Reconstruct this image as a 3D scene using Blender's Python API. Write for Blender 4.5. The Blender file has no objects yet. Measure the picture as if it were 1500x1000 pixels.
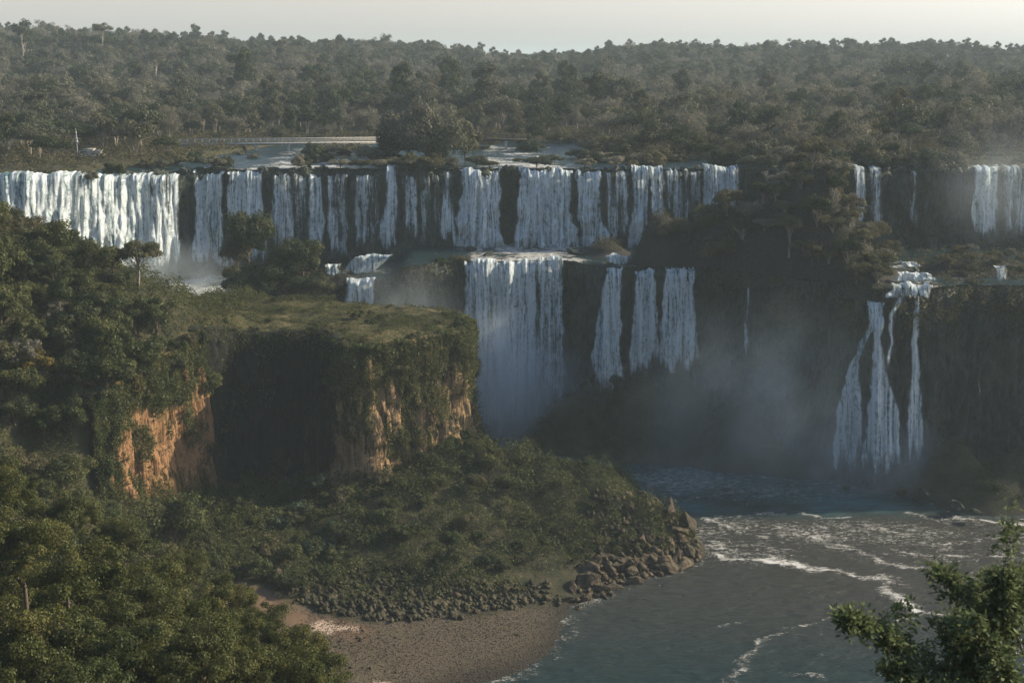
import bpy, math, random
import numpy as np
from mathutils import Vector
R = math.radians
# ------------------------------------------------------------------ camera
SC = bpy.context.scene
COL = SC.collection
CAMZ, PITCH, FPX = 80.0, R(12.8), 1810.0        # focal length in pixels of a 1500 px wide frame
cam_d = bpy.data.cameras.new('camera')
cam = bpy.data.objects.new('camera', cam_d)
COL.objects.link(cam)
cam.location = (0, 0, CAMZ)
cam.rotation_euler = (math.pi/2 - PITCH, 0, 0)
cam_d.sensor_width = 36.0
cam_d.lens = 36.0*FPX/1500.0
cam_d.clip_start, cam_d.clip_end = 0.5, 20000
cam_d.dof.use_dof = True
cam_d.dof.focus_distance = 240
cam_d.dof.aperture_fstop = 1.7
SC.camera = cam
# ------------------------------------------------------------------ sky, sun, exposure
SUN_AZ, SUN_EL = R(18), R(28)                    # direction towards the sun, counted from +X towards +Y
w = bpy.data.worlds.new('World'); SC.world = w; w.use_nodes = True
wt = w.node_tree
for n in list(wt.nodes): wt.nodes.remove(n)
sky = wt.nodes.new('ShaderNodeTexSky'); sky.sky_type = 'NISHITA'; sky.sun_disc = False
sky.sun_elevation = SUN_EL; sky.sun_rotation = math.pi/2 - SUN_AZ
sky.altitude = 200; sky.air_density = 1.2; sky.dust_density = 1.5; sky.ozone_density = 2.0
bg = wt.nodes.new('ShaderNodeBackground'); bg.inputs[1].default_value = 0.108
wo = wt.nodes.new('ShaderNodeOutputWorld')
tint = wt.nodes.new('ShaderNodeMix'); tint.data_type = 'RGBA'; tint.blend_type = 'MULTIPLY'; tint.inputs[0].default_value = 1.0
tint.inputs[7].default_value = (.97, .99, 1.04, 1)
wt.links.new(sky.outputs[0], tint.inputs[6])
# dusty band low over the horizon: greyer than the clear sky above it
geo_ = wt.nodes.new('ShaderNodeTexCoord'); sep_ = wt.nodes.new('ShaderNodeSeparateXYZ'); mr_ = wt.nodes.new('ShaderNodeMapRange')
wt.links.new(geo_.outputs['Generated'], sep_.inputs[0]); wt.links.new(sep_.outputs[2], mr_.inputs[0])
mr_.inputs[1].default_value = .03; mr_.inputs[2].default_value = .3; mr_.inputs[3].default_value = .97; mr_.inputs[4].default_value = 0.0
bw_ = wt.nodes.new('ShaderNodeRGBToBW'); wt.links.new(tint.outputs[2], bw_.inputs[0])
gm_ = wt.nodes.new('ShaderNodeVectorMath'); gm_.operation = 'SCALE'; gm_.inputs[0].default_value = (1.16, 1.09, 1.0); wt.links.new(bw_.outputs[0], gm_.inputs['Scale'])
mx_ = wt.nodes.new('ShaderNodeMix'); mx_.data_type = 'RGBA'; wt.links.new(mr_.outputs[0], mx_.inputs[0]); wt.links.new(tint.outputs[2], mx_.inputs[6]); wt.links.new(gm_.outputs[0], mx_.inputs[7])
wt.links.new(mx_.outputs[2], bg.inputs[0]); wt.links.new(bg.outputs[0], wo.inputs[0])
sd_ = bpy.data.lights.new('sun', 'SUN'); sun = bpy.data.objects.new('sun', sd_); COL.objects.link(sun)
sd_.energy = 4.8; sd_.angle = R(0.5); sd_.color = (1.0, 0.88, 0.66)
sdir = Vector((math.cos(SUN_EL)*math.cos(SUN_AZ), math.cos(SUN_EL)*math.sin(SUN_AZ), math.sin(SUN_EL)))
sun.rotation_euler = sdir.to_track_quat('Z', 'Y').to_euler()
sun.location = (120, 40, 160)
vs = SC.view_settings
vs.view_transform = 'Standard'; vs.look = 'None'; vs.exposure = 0.6; vs.gamma = 1.0
cy = SC.cycles
cy.max_bounces = 6; cy.diffuse_bounces = 2; cy.glossy_bounces = 2; cy.transmission_bounces = 3
cy.transparent_max_bounces = 14; cy.volume_bounces = 1
cy.use_denoising = True
cy.volume_max_steps = 48
cy.caustics_reflective = False; cy.caustics_refractive = False

# ------------------------------------------------------------------ numeric helpers
def ray(px, py):
    u = (np.asarray(px, float)-750)/FPX; v = (500-np.asarray(py, float))/FPX
    c, s = math.cos(PITCH), math.sin(PITCH)
    return u, c+v*s, -s+v*c
def Pz(px, py, z):
    a, b, c = ray(px, py); t = (z-CAMZ)/c
    return np.array([a*t, b*t, z+0*t])
def PY(px, py, Y):
    a, b, c = ray(px, py); t = Y/b
    return np.array([a*t, Y+0*t, CAMZ+c*t])
def hashn(ix, iy, iz, seed):
    h = (ix.astype(np.int64)*374761393 + iy.astype(np.int64)*668265263 + iz.astype(np.int64)*2147483647 + seed*974711) & 0x7fffffff
    h = ((h ^ (h >> 13))*1274126177) & 0x7fffffff
    h = ((h ^ (h >> 16))*668265263) & 0x7fffffff
    return ((h ^ (h >> 15)) & 0xffff)/32767.5 - 1.0
def vnoise(x, y, z=0.0, seed=0):
    x, y, z = np.broadcast_arrays(np.asarray(x, float), np.asarray(y, float), np.asarray(z, float))
    ix, iy, iz = np.floor(x), np.floor(y), np.floor(z)
    fx, fy, fz = x-ix, y-iy, z-iz
    fx = fx*fx*(3-2*fx); fy = fy*fy*(3-2*fy); fz = fz*fz*(3-2*fz)
    r = 0
    for dx in (0, 1):
        for dy in (0, 1):
            for dz in (0, 1):
                wgt = (fx if dx else 1-fx)*(fy if dy else 1-fy)*(fz if dz else 1-fz)
                r = r + wgt*hashn(ix+dx, iy+dy, iz+dz, seed)
    return r
def fbm(x, y, z=0.0, octv=4, seed=0, gain=0.5):
    r = 0; a = 1.0; f = 1.0
    for k in range(octv):
        r = r + a*vnoise(np.asarray(x)*f, np.asarray(y)*f, np.asarray(z)*f, seed+k*17); a *= gain; f *= 2.03
    return r
def ss(a, b, x):
    t = np.clip((np.asarray(x, float)-a)/(b-a), 0, 1); return t*t*(3-2*t)
def tps(pts):
    P = np.array(pts, float); n = len(P); S = 50.0
    X = P[:, :2]/S
    def U(r2): return 0.5*r2*np.log(r2+1e-12)
    d2 = ((X[:, None]-X[None])**2).sum(-1)
    K = U(d2) + np.eye(n)*0.004
    Q = np.hstack([np.ones((n, 1)), X])
    A = np.zeros((n+3, n+3)); A[:n, :n] = K; A[:n, n:] = Q; A[n:, :n] = Q.T
    sol = np.linalg.solve(A, np.concatenate([P[:, 2], np.zeros(3)]))
    def f(x, y):
        x = np.asarray(x, float)/S; y = np.asarray(y, float)/S
        out = sol[n] + sol[n+1]*x + sol[n+2]*y
        for i in range(n):
            out = out + sol[i]*U((x-X[i, 0])**2+(y-X[i, 1])**2)
        return out
    return f
def polyd(x, y, poly):
    """signed distance to a polygon, positive inside"""
    x = np.asarray(x, float); y = np.asarray(y, float)
    d = np.full(x.shape, 1e9); ins = np.zeros(x.shape, bool)
    n = len(poly)
    for i in range(n):
        ax, ay = poly[i]; bx, by = poly[(i+1) % n]
        ex, ey = bx-ax, by-ay
        t = np.clip(((x-ax)*ex+(y-ay)*ey)/(ex*ex+ey*ey+1e-9), 0, 1)
        d = np.minimum(d, (x-ax-t*ex)**2+(y-ay-t*ey)**2)
        c = ((ay > y) != (by > y)) & (x < (bx-ax)*(y-ay)/((by-ay) if by != ay else 1e-9)+ax)
        ins ^= c
    d = np.sqrt(d)
    return np.where(ins, d, -d)
def lined(x, y, pts):
    d = np.full(np.shape(x), 1e9)
    for (ax, ay), (bx, by) in zip(pts[:-1], pts[1:]):
        ex, ey = bx-ax, by-ay
        t = np.clip(((x-ax)*ex+(y-ay)*ey)/(ex*ex+ey*ey+1e-9), 0, 1)
        d = np.minimum(d, (x-ax-t*ex)**2+(y-ay-t*ey)**2)
    return np.sqrt(d)
def chaikin(p, k=2, closed=False):
    p = np.array(p, float)
    for _ in range(k):
        if closed:
            q = np.roll(p, -1, 0); p = np.stack([.75*p+.25*q, .25*p+.75*q], 1).reshape(-1, 2)
        else:
            a, b = p[:-1], p[1:]
            p = np.vstack([p[:1], np.stack([.75*a+.25*b, .25*a+.75*b], 1).reshape(-1, 2), p[-1:]])
    return p

# ------------------------------------------------------------------ mesh + object helpers
def mesh(name, v, f, mats=(), smooth=False, attrs=None, uv=None, mi=None):
    v = np.asarray(v, np.float32); f = np.asarray(f, np.int32)
    me = bpy.data.meshes.new(name)
    k = f.shape[1]
    me.vertices.add(len(v)); me.vertices.foreach_set('co', v.ravel())
    me.loops.add(f.size); me.loops.foreach_set('vertex_index', f.ravel())
    me.polygons.add(len(f))
    me.polygons.foreach_set('loop_start', np.arange(0, f.size, k, dtype=np.int32))
    me.polygons.foreach_set('loop_total', np.full(len(f), k, np.int32))
    if smooth: me.polygons.foreach_set('use_smooth', np.ones(len(f), bool))
    if mi is not None: me.polygons.foreach_set('material_index', np.asarray(mi, np.int32))
    for m in (mats if isinstance(mats, (list, tuple)) else [mats]): me.materials.append(m)
    if uv is not None:
        l = me.uv_layers.new(name='UVMap'); l.data.foreach_set('uv', np.asarray(uv, np.float32)[f.ravel()].ravel())
    if attrs:
        for an, av in attrs.items():
            a = me.attributes.new(an, 'FLOAT', 'POINT'); a.data.foreach_set('value', np.asarray(av, np.float32).ravel())
    me.update(calc_edges=True)
    return me
def link(name, data, parent=None, loc=(0, 0, 0)):
    o = bpy.data.objects.new(name, data); COL.objects.link(o); o.location = loc
    if parent: o.parent = parent
    return o
def tag(o, label=None, cat=None, group=None, kind=None):
    if label: o['label'] = label
    if cat: o['category'] = cat
    if group: o['group'] = group
    if kind: o['kind'] = kind
    return o
def grid_faces(nu, nv):
    i = np.arange(nu-1)[None, :] + np.arange(nv-1)[:, None]*nu
    i = i.ravel()
    return np.stack([i, i+1, i+1+nu, i+nu], 1)
def copy_thing(src, loc, rz=0.0, sc=(1, 1, 1), tilt=(0, 0)):
    c = src.copy(); COL.objects.link(c)
    c.location = loc; c.rotation_euler = (tilt[0], tilt[1], rz); c.scale = sc
    for ch in src.children:
        d = ch.copy(); COL.objects.link(d); d.parent = c
        for g in ch.children:
            e = g.copy(); COL.objects.link(e); e.parent = d
    return c

# ------------------------------------------------------------------ node helpers
def newmat(name):
    m = bpy.data.materials.new(name); m.use_nodes = True
    t = m.node_tree
    for n in list(t.nodes): t.nodes.remove(n)
    return m, t, t.nodes.new('ShaderNodeOutputMaterial')
class NT:
    def __init__(s, t): s.t = t
    def n(s, typ, **kw):
        nd = s.t.nodes.new(typ)
        for k, v in kw.items(): setattr(nd, k, v)
        return nd
    def set(s, sock, v):
        if hasattr(v, 'is_output') or isinstance(v, bpy.types.NodeSocket): s.t.links.new(v, sock)
        else: sock.default_value = v
    def math(s, op, a, b=0.0, c=0.0, clamp=False):
        nd = s.n('ShaderNodeMath', operation=op, use_clamp=clamp)
        s.set(nd.inputs[0], a); s.set(nd.inputs[1], b); s.set(nd.inputs[2], c); return nd.outputs[0]
    def mix(s, f, a, b, blend='MIX'):
        nd = s.n('ShaderNodeMix', data_type='RGBA', blend_type=blend)
        s.set(nd.inputs[0], f); s.set(nd.inputs[6], a if hasattr(a, 'is_output') else (*a, 1)[:4]); s.set(nd.inputs[7], b if hasattr(b, 'is_output') else (*b, 1)[:4])
        return nd.outputs[2]
    def noise(s, vec, scale, detail=3, rough=.55, dist=0.0, lac=2.0):
        nd = s.n('ShaderNodeTexNoise'); s.set(nd.inputs['Vector'], vec)
        nd.inputs['Scale'].default_value = scale; nd.inputs['Detail'].default_value = detail
        nd.inputs['Roughness'].default_value = rough; nd.inputs['Distortion'].default_value = dist
        return nd.outputs['Fac']
    def ramp(s, f, lo, hi, a=0.0, b=1.0):
        nd = s.n('ShaderNodeMapRange', interpolation_type='SMOOTHSTEP'); s.set(nd.inputs[0], f)
        s.set(nd.inputs[1], lo); s.set(nd.inputs[2], hi); nd.inputs[3].default_value = a; nd.inputs[4].default_value = b
        return nd.outputs[0]
    def scl(s, vec, x, y, z):
        nd = s.n('ShaderNodeMapping'); s.set(nd.inputs[0], vec); nd.inputs['Scale'].default_value = (x, y, z); return nd.outputs[0]
    def attr(s, name):
        return s.n('ShaderNodeAttribute', attribute_name=name).outputs['Fac']
    def geo(s): return s.n('ShaderNodeNewGeometry').outputs
    def bump(s, h, strength, dist=1.0):
        nd = s.n('ShaderNodeBump'); nd.inputs['Strength'].default_value = strength; nd.inputs['Distance'].default_value = dist
        s.set(nd.inputs['Height'], h); return nd.outputs[0]
    def principled(s, col, rough=0.8, spec=0.3, normal=None):
        nd = s.n('ShaderNodeBsdfPrincipled'); s.set(nd.inputs['Base Color'], col if hasattr(col, 'is_output') else (*col, 1)[:4])
        s.set(nd.inputs['Roughness'], rough); s.set(nd.inputs['Specular IOR Level'], spec)
        if normal is not None: s.set(nd.inputs['Normal'], normal)
        return nd

def foliage_mat(name, c1, c2, c3, trans=0.32, patch=0.18):
    m, t, out = newmat(name); N = NT(t); g = N.geo()
    isl = g['Random Per Island']
    ob = N.n('ShaderNodeObjectInfo').outputs['Random']
    col = N.mix(N.ramp(ob, 0.0, 1.0), c1, c2)
    pn = N.noise(g['Position'], patch, 2)
    col = N.mix(N.ramp(pn, .42, .66), col, c3)
    col = N.mix(N.math('MULTIPLY', isl, 0.40), col, (0.02, 0.025, 0.012))
    hl = N.math('GREATER_THAN', isl, 0.86)
    col = N.mix(N.math('MULTIPLY', hl, .35), col, tuple(x*1.5 for x in c3))  # random leaves tinted paler as painted highlights
    d = N.n('ShaderNodeBsdfDiffuse'); t.links.new(col, d.inputs[0])
    tr = N.n('ShaderNodeBsdfTranslucent'); t.links.new(col, tr.inputs[0])
    mx = N.n('ShaderNodeMixShader'); mx.inputs[0].default_value = trans
    t.links.new(d.outputs[0], mx.inputs[1]); t.links.new(tr.outputs[0], mx.inputs[2])
    gl = N.n('ShaderNodeBsdfGlossy'); gl.inputs['Roughness'].default_value = .45; gl.inputs[0].default_value = (.5, .55, .5, 1)
    m2 = N.n('ShaderNodeMixShader'); m2.inputs[0].default_value = .015
    t.links.new(mx.outputs[0], m2.inputs[1]); t.links.new(gl.outputs[0], m2.inputs[2])
    t.links.new(m2.outputs[0], out.inputs[0])
    return m
M = {}
M['leaf_green'] = foliage_mat('leaf_green', (.056, .076, .026), (.088, .094, .034), (.13, .13, .048))
M['leaf_brown'] = foliage_mat('leaf_brown', (.125, .108, .056), (.088, .09, .042), (.165, .14, .078))
M['leaf_dark'] = foliage_mat('leaf_dark', (.034, .052, .022), (.052, .064, .028), (.085, .09, .04))
M['leaf_far'] = foliage_mat('leaf_far', (.040, .066, .036), (.115, .108, .066), (.165, .158, .105), patch=.012)
M['leaf_grey'] = foliage_mat('leaf_grey', (.20, .18, .135), (.14, .13, .09), (.25, .225, .17), patch=.03)
M['leaf_blue'] = foliage_mat('leaf_blue', (.06, .09, .055), (.07, .095, .06), (.095, .12, .075))
M['leaf_near'] = foliage_mat('leaf_near', (.045, .062, .018), (.075, .085, .026), (.15, .14, .045), patch=.45)
M['leaf_branch'] = foliage_mat('leaf_branch', (.12, .155, .06), (.13, .16, .065), (.19, .22, .10), trans=.35, patch=1.5)
M['leaf_yellow'] = foliage_mat('leaf_yellow', (.16, .125, .03), (.15, .12, .03), (.2, .15, .04))
M['grass'] = foliage_mat('grass_blades', (.085, .09, .035), (.09, .095, .04), (.15, .125, .06), patch=.35)
M['grass_green'] = foliage_mat('grass_green', (.065, .09, .035), (.075, .09, .035), (.11, .12, .05), patch=.3)

def simple(name, col, rough=.9, scale=1.0, var=.35, bump=.4):
    m, t, out = newmat(name); N = NT(t); g = N.geo()
    n1 = N.noise(g['Position'], scale, 5)
    c = N.mix(N.ramp(n1, .3, .7), tuple(x*(1-var) for x in col), tuple(x*(1+var) for x in col))
    p = N.principled(c, rough, .2, N.bump(n1, bump, .3)); t.links.new(p.outputs[0], out.inputs[0]); return m
M['bark'] = simple('bark', (.13, .10, .075), scale=6)
M['bark_pale'] = simple('bark_pale', (.27, .235, .19), scale=6)
M['concrete'] = simple('concrete', (.5, .47, .42), scale=2, var=.2)
M['paint'] = simple('white_paint', (.7, .7, .7), scale=2, var=.05)
M['darkwood'] = simple('dark_wood', (.07, .06, .05), scale=2)
M['cloth_red'] = simple('cloth_red', (.45, .06, .05), var=.1)
M['cloth_white'] = simple('cloth_white', (.7, .7, .68), var=.1)
M['cloth_blue'] = simple('cloth_blue', (.08, .12, .25), var=.1)

def rock_mat(name, dark, mid, light, sx=.9, sz=.12, mossamt=.4, moss=(.05, .06, .025), rough=.85, bump=.8, lo=.45, hi=.7):
    m, t, out = newmat(name); N = NT(t); g = N.geo(); pos = g['Position']
    streak = N.noise(N.scl(pos, sx, sx, sz), 1.0, 5, .6, .6)
    fine = N.noise(N.scl(pos, 3, 3, 1.0), 1.0, 4, .6)
    big = N.noise(pos, .12, 3)
    c = N.mix(N.ramp(streak, .32, .62), dark, mid)
    c = N.mix(N.ramp(N.math('ADD', N.math('MULTIPLY', streak, .5), N.math('MULTIPLY', big, .6)), lo, hi), c, light)
    c = N.mix(N.math('MULTIPLY', N.ramp(fine, .35, .8), .45), c, dark)
    nz = N.n('ShaderNodeSeparateXYZ'); t.links.new(g['Normal'], nz.inputs[0])
    up = N.ramp(N.math('ADD', nz.outputs[2], N.math('MULTIPLY', N.math('SUBTRACT', fine, .5), .9)), .55, .95)
    up2 = N.ramp(big, .5, .62)
    mm = N.math('MAXIMUM', up, N.math('MULTIPLY', up2, mossamt))
    c = N.mix(N.math('MULTIPLY', mm, min(1.0, mossamt*2)), c, moss)
    h = N.math('ADD', streak, N.math('MULTIPLY', fine, .35))
    p = N.principled(c, rough, .25, N.bump(h, bump, .6)); t.links.new(p.outputs[0], out.inputs[0]); return m
M['rock_wet'] = rock_mat('rock_wet', (.008, .012, .012), (.032, .040, .036), (.085, .09, .075), sx=1.1, sz=.22, mossamt=.5, moss=(.035, .048, .02), rough=.5, bump=1.0, lo=.5, hi=.72)
M['rock_warm'] = rock_mat('rock_warm', (.03, .024, .016), (.13, .09, .05), (.40, .25, .13), sx=2.2, sz=.13, mossamt=.35, lo=.48, hi=.60)
M['rock_orange'] = rock_mat('rock_orange', (.03, .02, .012), (.20, .125, .045), (.34, .18, .085), sx=2.0, sz=.12, mossamt=.25, lo=.47, hi=.60)
M['rock_dark'] = rock_mat('rock_dark', (.010, .010, .009), (.018, .017, .015), (.03, .027, .022), mossamt=.2, moss=(.02, .025, .012), rough=.95)  # dark basalt; the hollow's near-black shade is partly put into this colour
M['boulder'] = rock_mat('boulder', (.03, .022, .015), (.10, .072, .046), (.21, .155, .10), sx=.8, sz=.8, mossamt=.12, lo=.5, hi=.75)
M['boulder_dark'] = rock_mat('boulder_dark', (.02, .015, .011), (.055, .042, .028), (.10, .078, .05), sx=.8, sz=.8, mossamt=.3)
M['pebble'] = rock_mat('pebble', (.07, .055, .04), (.14, .11, .08), (.24, .2, .15), sx=3, sz=3, mossamt=0.02, lo=.5, hi=.75)

# ground: one material for the terrain, driven by masks stored on the mesh
def ground_mat():
    m, t, out = newmat('ground_soil'); N = NT(t); g = N.geo(); pos = g['Position']
    n1 = N.noise(pos, .35, 5); n2 = N.noise(pos, 2.2, 5, .65); n3 = N.noise(pos, 9, 3, .7)
    soil = N.mix(N.ramp(n1, .35, .65), (.035, .038, .018), (.07, .06, .035))
    gravel = N.mix(N.ramp(n2, .3, .7), (.060, .046, .030), (.112, .085, .055))
    gravel = N.mix(N.ramp(n3, .45, .7), gravel, (.16, .13, .09))
    gravel = N.mix(N.ramp(n1, .55, .75), gravel, (.10, .075, .055))
    sand = N.mix(N.ramp(n2, .3, .7), (.42, .30, .21), (.58, .44, .33))
    mead = N.mix(N.ramp(N.noise(pos, .8, 4), .35, .65), (.07, .075, .028), (.15, .115, .055))
    rock = N.mix(N.ramp(n2, .3, .7), (.02, .02, .018), (.05, .045, .038))
    c = N.mix(N.attr('beach'), soil, gravel)
    c = N.mix(N.math('MULTIPLY', N.attr('red'), .8), c, (.17, .105, .065))
    c = N.mix(N.attr('sand'), c, sand)
    c = N.mix(N.attr('meadow'), c, mead)
    c = N.mix(N.attr('rockm'), c, rock)
    c = N.mix(N.attr('wet'), c, (.035, .03, .024))
    h = N.math('ADD', N.math('MULTIPLY', n2, .6), N.math('MULTIPLY', n3, .5))
    p = N.principled(c, .92, .2, N.bump(h, .7, .25)); t.links.new(p.outputs[0], out.inputs[0]); return m
M['ground'] = ground_mat()

def fall_mat():
    """falling water: white aerated strands with gaps through which the rock shows; uv in metres"""
    m, t, out = newmat('falling_water'); N = NT(t)
    uv = N.n('ShaderNodeTexCoord').outputs['UV']; pos = N.geo()['Position']
    warp = N.noise(N.scl(uv, .5, .12, 1), 1.0, 2)
    wv = N.n('ShaderNodeVectorMath', operation='ADD')
    cmb = N.n('ShaderNodeCombineXYZ'); t.links.new(N.math('MULTIPLY', warp, 1.2), cmb.inputs[0])
    t.links.new(uv, wv.inputs[0]); t.links.new(cmb.outputs[0], wv.inputs[1]); v2 = wv.outputs[0]
    s1 = N.noise(N.scl(v2, 1.0, .03, 1), 1.0, 4, .7)
    s2 = N.noise(N.scl(v2, 5.0, .30, 1), 1.0, 4, .7)
    s3 = N.noise(N.scl(v2, 2.2, 1.1, 1), 1.0, 5, .75)
    s = N.math('ADD', N.math('MULTIPLY', s1, .9), N.math('ADD', N.math('MULTIPLY', s2, .45), N.math('MULTIPLY', s3, .25)))  # mean .75
    dens = N.attr('dens')
    ed = N.attr('edge'); lo = N.math('SUBTRACT', 1.05, N.math('MULTIPLY', dens, N.math('ADD', .32, N.math('MULTIPLY', ed, .17))))
    a = N.ramp(s, N.math('SUBTRACT', lo, .16), N.math('ADD', lo, .17))
    a = N.math('MULTIPLY', a, N.ramp(ed, .0, .7))
    a = N.math('MULTIPLY', a, .94)
    s4 = N.noise(N.scl(v2, 1.7, .06, 1), 1.0, 3, .6)
    col = N.mix(N.ramp(N.math('ADD', N.math('MULTIPLY', s4, .7), N.math('ADD', N.math('MULTIPLY', s2, .45), N.math('MULTIPLY', s3, .45))), .63, .86), (.09, .18, .20), (.90, .96, .97))
    nb = N.bump(N.math('ADD', N.math('MULTIPLY', s2, 1.0), s3), .7, .6)
    d = N.n('ShaderNodeBsdfDiffuse'); t.links.new(col, d.inputs[0]); t.links.new(nb, d.inputs['Normal'])
    tl = N.n('ShaderNodeBsdfTranslucent'); t.links.new(col, tl.inputs[0])
    m1 = N.n('ShaderNodeMixShader'); m1.inputs[0].default_value = .3
    t.links.new(d.outputs[0], m1.inputs[1]); t.links.new(tl.outputs[0], m1.inputs[2])
    tp = N.n('ShaderNodeBsdfTransparent')
    m2 = N.n('ShaderNodeMixShader'); t.links.new(a, m2.inputs[0])
    t.links.new(tp.outputs[0], m2.inputs[1]); t.links.new(m1.outputs[0], m2.inputs[2])
    t.links.new(m2.outputs[0], out.inputs[0]); return m
M['fall'] = fall_mat()

def river_mat(name, base=(.016, .034, .034), foamscale=1.0, silt=(.052, .050, .042)):
    m, t, out = newmat(name); N = NT(t); pos = N.geo()['Position']
    w1 = N.noise(N.scl(pos, .35, 1.0, 1), .9, 4, .6, .8)
    w2 = N.noise(N.scl(pos, .8, 2.2, 1), 1.6, 4, .65, .4)
    w3 = N.noise(N.scl(pos, .22, .5, 1), .5, 2)
    f1 = N.noise(N.scl(pos, .8, 1.6, 1), .9*foamscale, 6, .7, .8)
    f2 = N.noise(N.scl(pos, 1.5, 3.0, 1), 2.2*foamscale, 4, .75)
    foam = N.attr('foam')
    f = N.math('ADD', N.math('MULTIPLY', foam, .78), N.math('ADD', N.math('MULTIPLY', N.math('SUBTRACT', f1, .5), 2.4), N.math('MULTIPLY', N.math('SUBTRACT', f2, .5), 1.8)))
    fa = N.ramp(f, .40, .95)
    fa = N.math('MULTIPLY', fa, N.ramp(foam, .03, .25))
    c = N.mix(N.attr('silt'), base, silt); c = N.mix(N.attr('aer'), c, (.045, .115, .12))
    c = N.mix(N.math('MULTIPLY', fa, .9), c, (.72, .70, .66))
    h = N.math('ADD', N.math('MULTIPLY', w1, .7), N.math('ADD', N.math('MULTIPLY', w2, .25), N.math('MULTIPLY', w3, .6)))
    h = N.math('ADD', h, N.math('MULTIPLY', fa, .25))
    rg = N.math('ADD', .16, N.math('MULTIPLY', fa, .7))
    p = N.principled(c, rg, .42, N.bump(h, .9, .7)); p.inputs['IOR'].default_value = 1.33
    t.links.new(p.outputs[0], out.inputs[0]); return m
M['river'] = river_mat('river_water')

# ------------------------------------------------------------------ terrain functions
def interp(xs, ys):
    xs = np.array(xs, float); ys = np.array(ys, float)
    def f(x):
        x = np.asarray(x, float)
        i = np.clip(np.searchsorted(xs, x)-1, 0, len(xs)-2)
        t = np.clip((x-xs[i])/(xs[i+1]-xs[i]), 0, 1); t = t*t*(3-2*t)*.6+t*.4
        return ys[i]+(ys[i+1]-ys[i])*t
    return f
_Yl = interp([-160, -48, -40, -33, -26, -10, 12, 19, 38, 50, 60, 70, 79, 86, 150], [246, 246, 254, 256, 255, 262, 264, 255, 253, 246, 236, 229, 231, 233, 236])
_Yu = interp([-165, -122, -100, -80, -70, -40, 0, 30, 60, 75, 95, 120, 160], [226, 238, 254, 276, 284, 286, 287, 285, 287, 283, 284, 289, 285])
def Yl(x): return _Yl(x)+.9*vnoise(np.asarray(x)*.16, 3.3)
def Yu(x): return _Yu(x)+1.0*vnoise(np.asarray(x)*.14, 9.1)
ZT = interp([-160, -46, -38, -34, -27, -22, 160], [31.3, 31.3, 32.0, 34.6, 35.0, 38, 38])
ZU = 56.0
def Yb(x): return Yu(x)+interp([-160, -95, -80, -60, -20, 15, 24, 50, 62, 160], [4, 4, 14, 85, 88, 80, 28, 8, 2, 2])(x)

lower_pts = []
def lp(px, py, z): q = Pz(px, py, z); lower_pts.append((q[0], q[1], z))
for a in [(700, 1003, 0), (765, 985, 0), (803, 960, 0), (826, 930, 0), (830, 898, 0), (852, 882, 0), (895, 870, 0), (945, 850, 0), (1020, 822, 0),
          (740, 668, 9), (800, 676, 9), (850, 684, 8.3), (925, 700, 7.2), (960, 730, 5.5), (1005, 768, 3), (1022, 790, .8),
          (660, 715, 9), (600, 760, 7), (800, 740, 6.5), (880, 770, 4.5), (930, 800, 3), (700, 800, 4), (480, 815, 4), (560, 855, 2.6), (400, 855, 3.6), (700, 850, 2.2), (850, 850, 1.2),
          (380, 880, 2.6), (500, 925, 1.8), (600, 985, .9), (470, 1010, 2.0), (700, 890, 1.2), (780, 910, .7), (330, 900, 3.2), (560, 1060, .2), (420, 1060, 2.5)]: lp(*a)
lower_pts += [(-9, 224, 9), (-28, 204, 7.5), (-38, 211, 5), (-46, 210, 5), (-51, 204, 6), (-54, 193, 9), (-58, 182, 12), (-66, 172, 18), (-50, 180, 6), (-60, 160, 13), (-75, 150, 23),
              (-52, 145, 8), (-60, 125, 17), (-50, 105, 17), (-38, 95, 18), (-32, 80, 26), (-22, 62, 34), (-60, 85, 30), (-100, 120, 44), (-105, 170, 50), (-30, 120, 3), (-20, 100, 6),
              (0, 62, 26), (-3, 40, 50), (20, 30, 58), (-25, 35, 56), (40, 30, 58), (20, 72, 6), (20, 90, -2), (60, 60, 4), (60, 85, -3), (110, 60, 10), (0, 100, -1), (-2, 125, -1.5), (0, 5, 75.5), (0, -8, 78), (-40, 0, 76), (40, 0, 76), (0, 16, 66),
              (10, 150, -2.5), (20, 180, -3), (40, 195, -3), (60, 150, -4), (50, 215, -3), (20, 226, -2.5), (5, 236, -3), (-6, 246, -3), (-30, 256, -2), (30, 250, -2), (100, 150, -4), (100, 200, -3), (160, 200, -3), (160, 100, -4), (60, 275, -2), (140, 275, -2), (-60, 275, -2), (-120, 275, -2), (10, 215, -1.8), (24, 207, -1.8), (34, 200, -2)]
fL = tps(lower_pts)
upper_pts = [(-8, 222, 31.6), (-14, 216, 32), (-20, 211, 32.5), (-28, 206, 33), (-38, 214, 33), (-48, 214, 33), (-50, 204, 31), (-54, 195, 28), (-58, 184, 27), (-64, 175, 27), (-10, 236, 31.6), (-22, 241, 32), (-36, 244, 32.6), (-50, 244, 33.5),
             (-30, 225, 33), (-42, 230, 33), (-54, 215, 36), (-60, 205, 41), (-70, 205, 46), (-73, 198, 47), (-84, 200, 51), (-100, 205, 54), (-70, 240, 33), (-90, 240, 34), (-120, 240, 40), (-66, 188, 37), (-80, 178, 38), (-75, 165, 28), (-95, 165, 44), (-120, 180, 54), (-70, 222, 41), (-90, 224, 44)]
fU = tps(upper_pts)
RIM = [(-71, 168), (-65, 176), (-61.5, 183), (-58, 192), (-54.8, 200.5), (-53.3, 207), (-48.5, 213.5), (-40, 214.5), (-33, 212), (-30.5, 206), (-28, 203), (-24, 204.5), (-20, 208.5), (-16.5, 211), (-13, 215.5), (-9.5, 219.5), (-8.2, 224), (-9, 232), (-13, 239), (-22, 243)]
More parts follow.
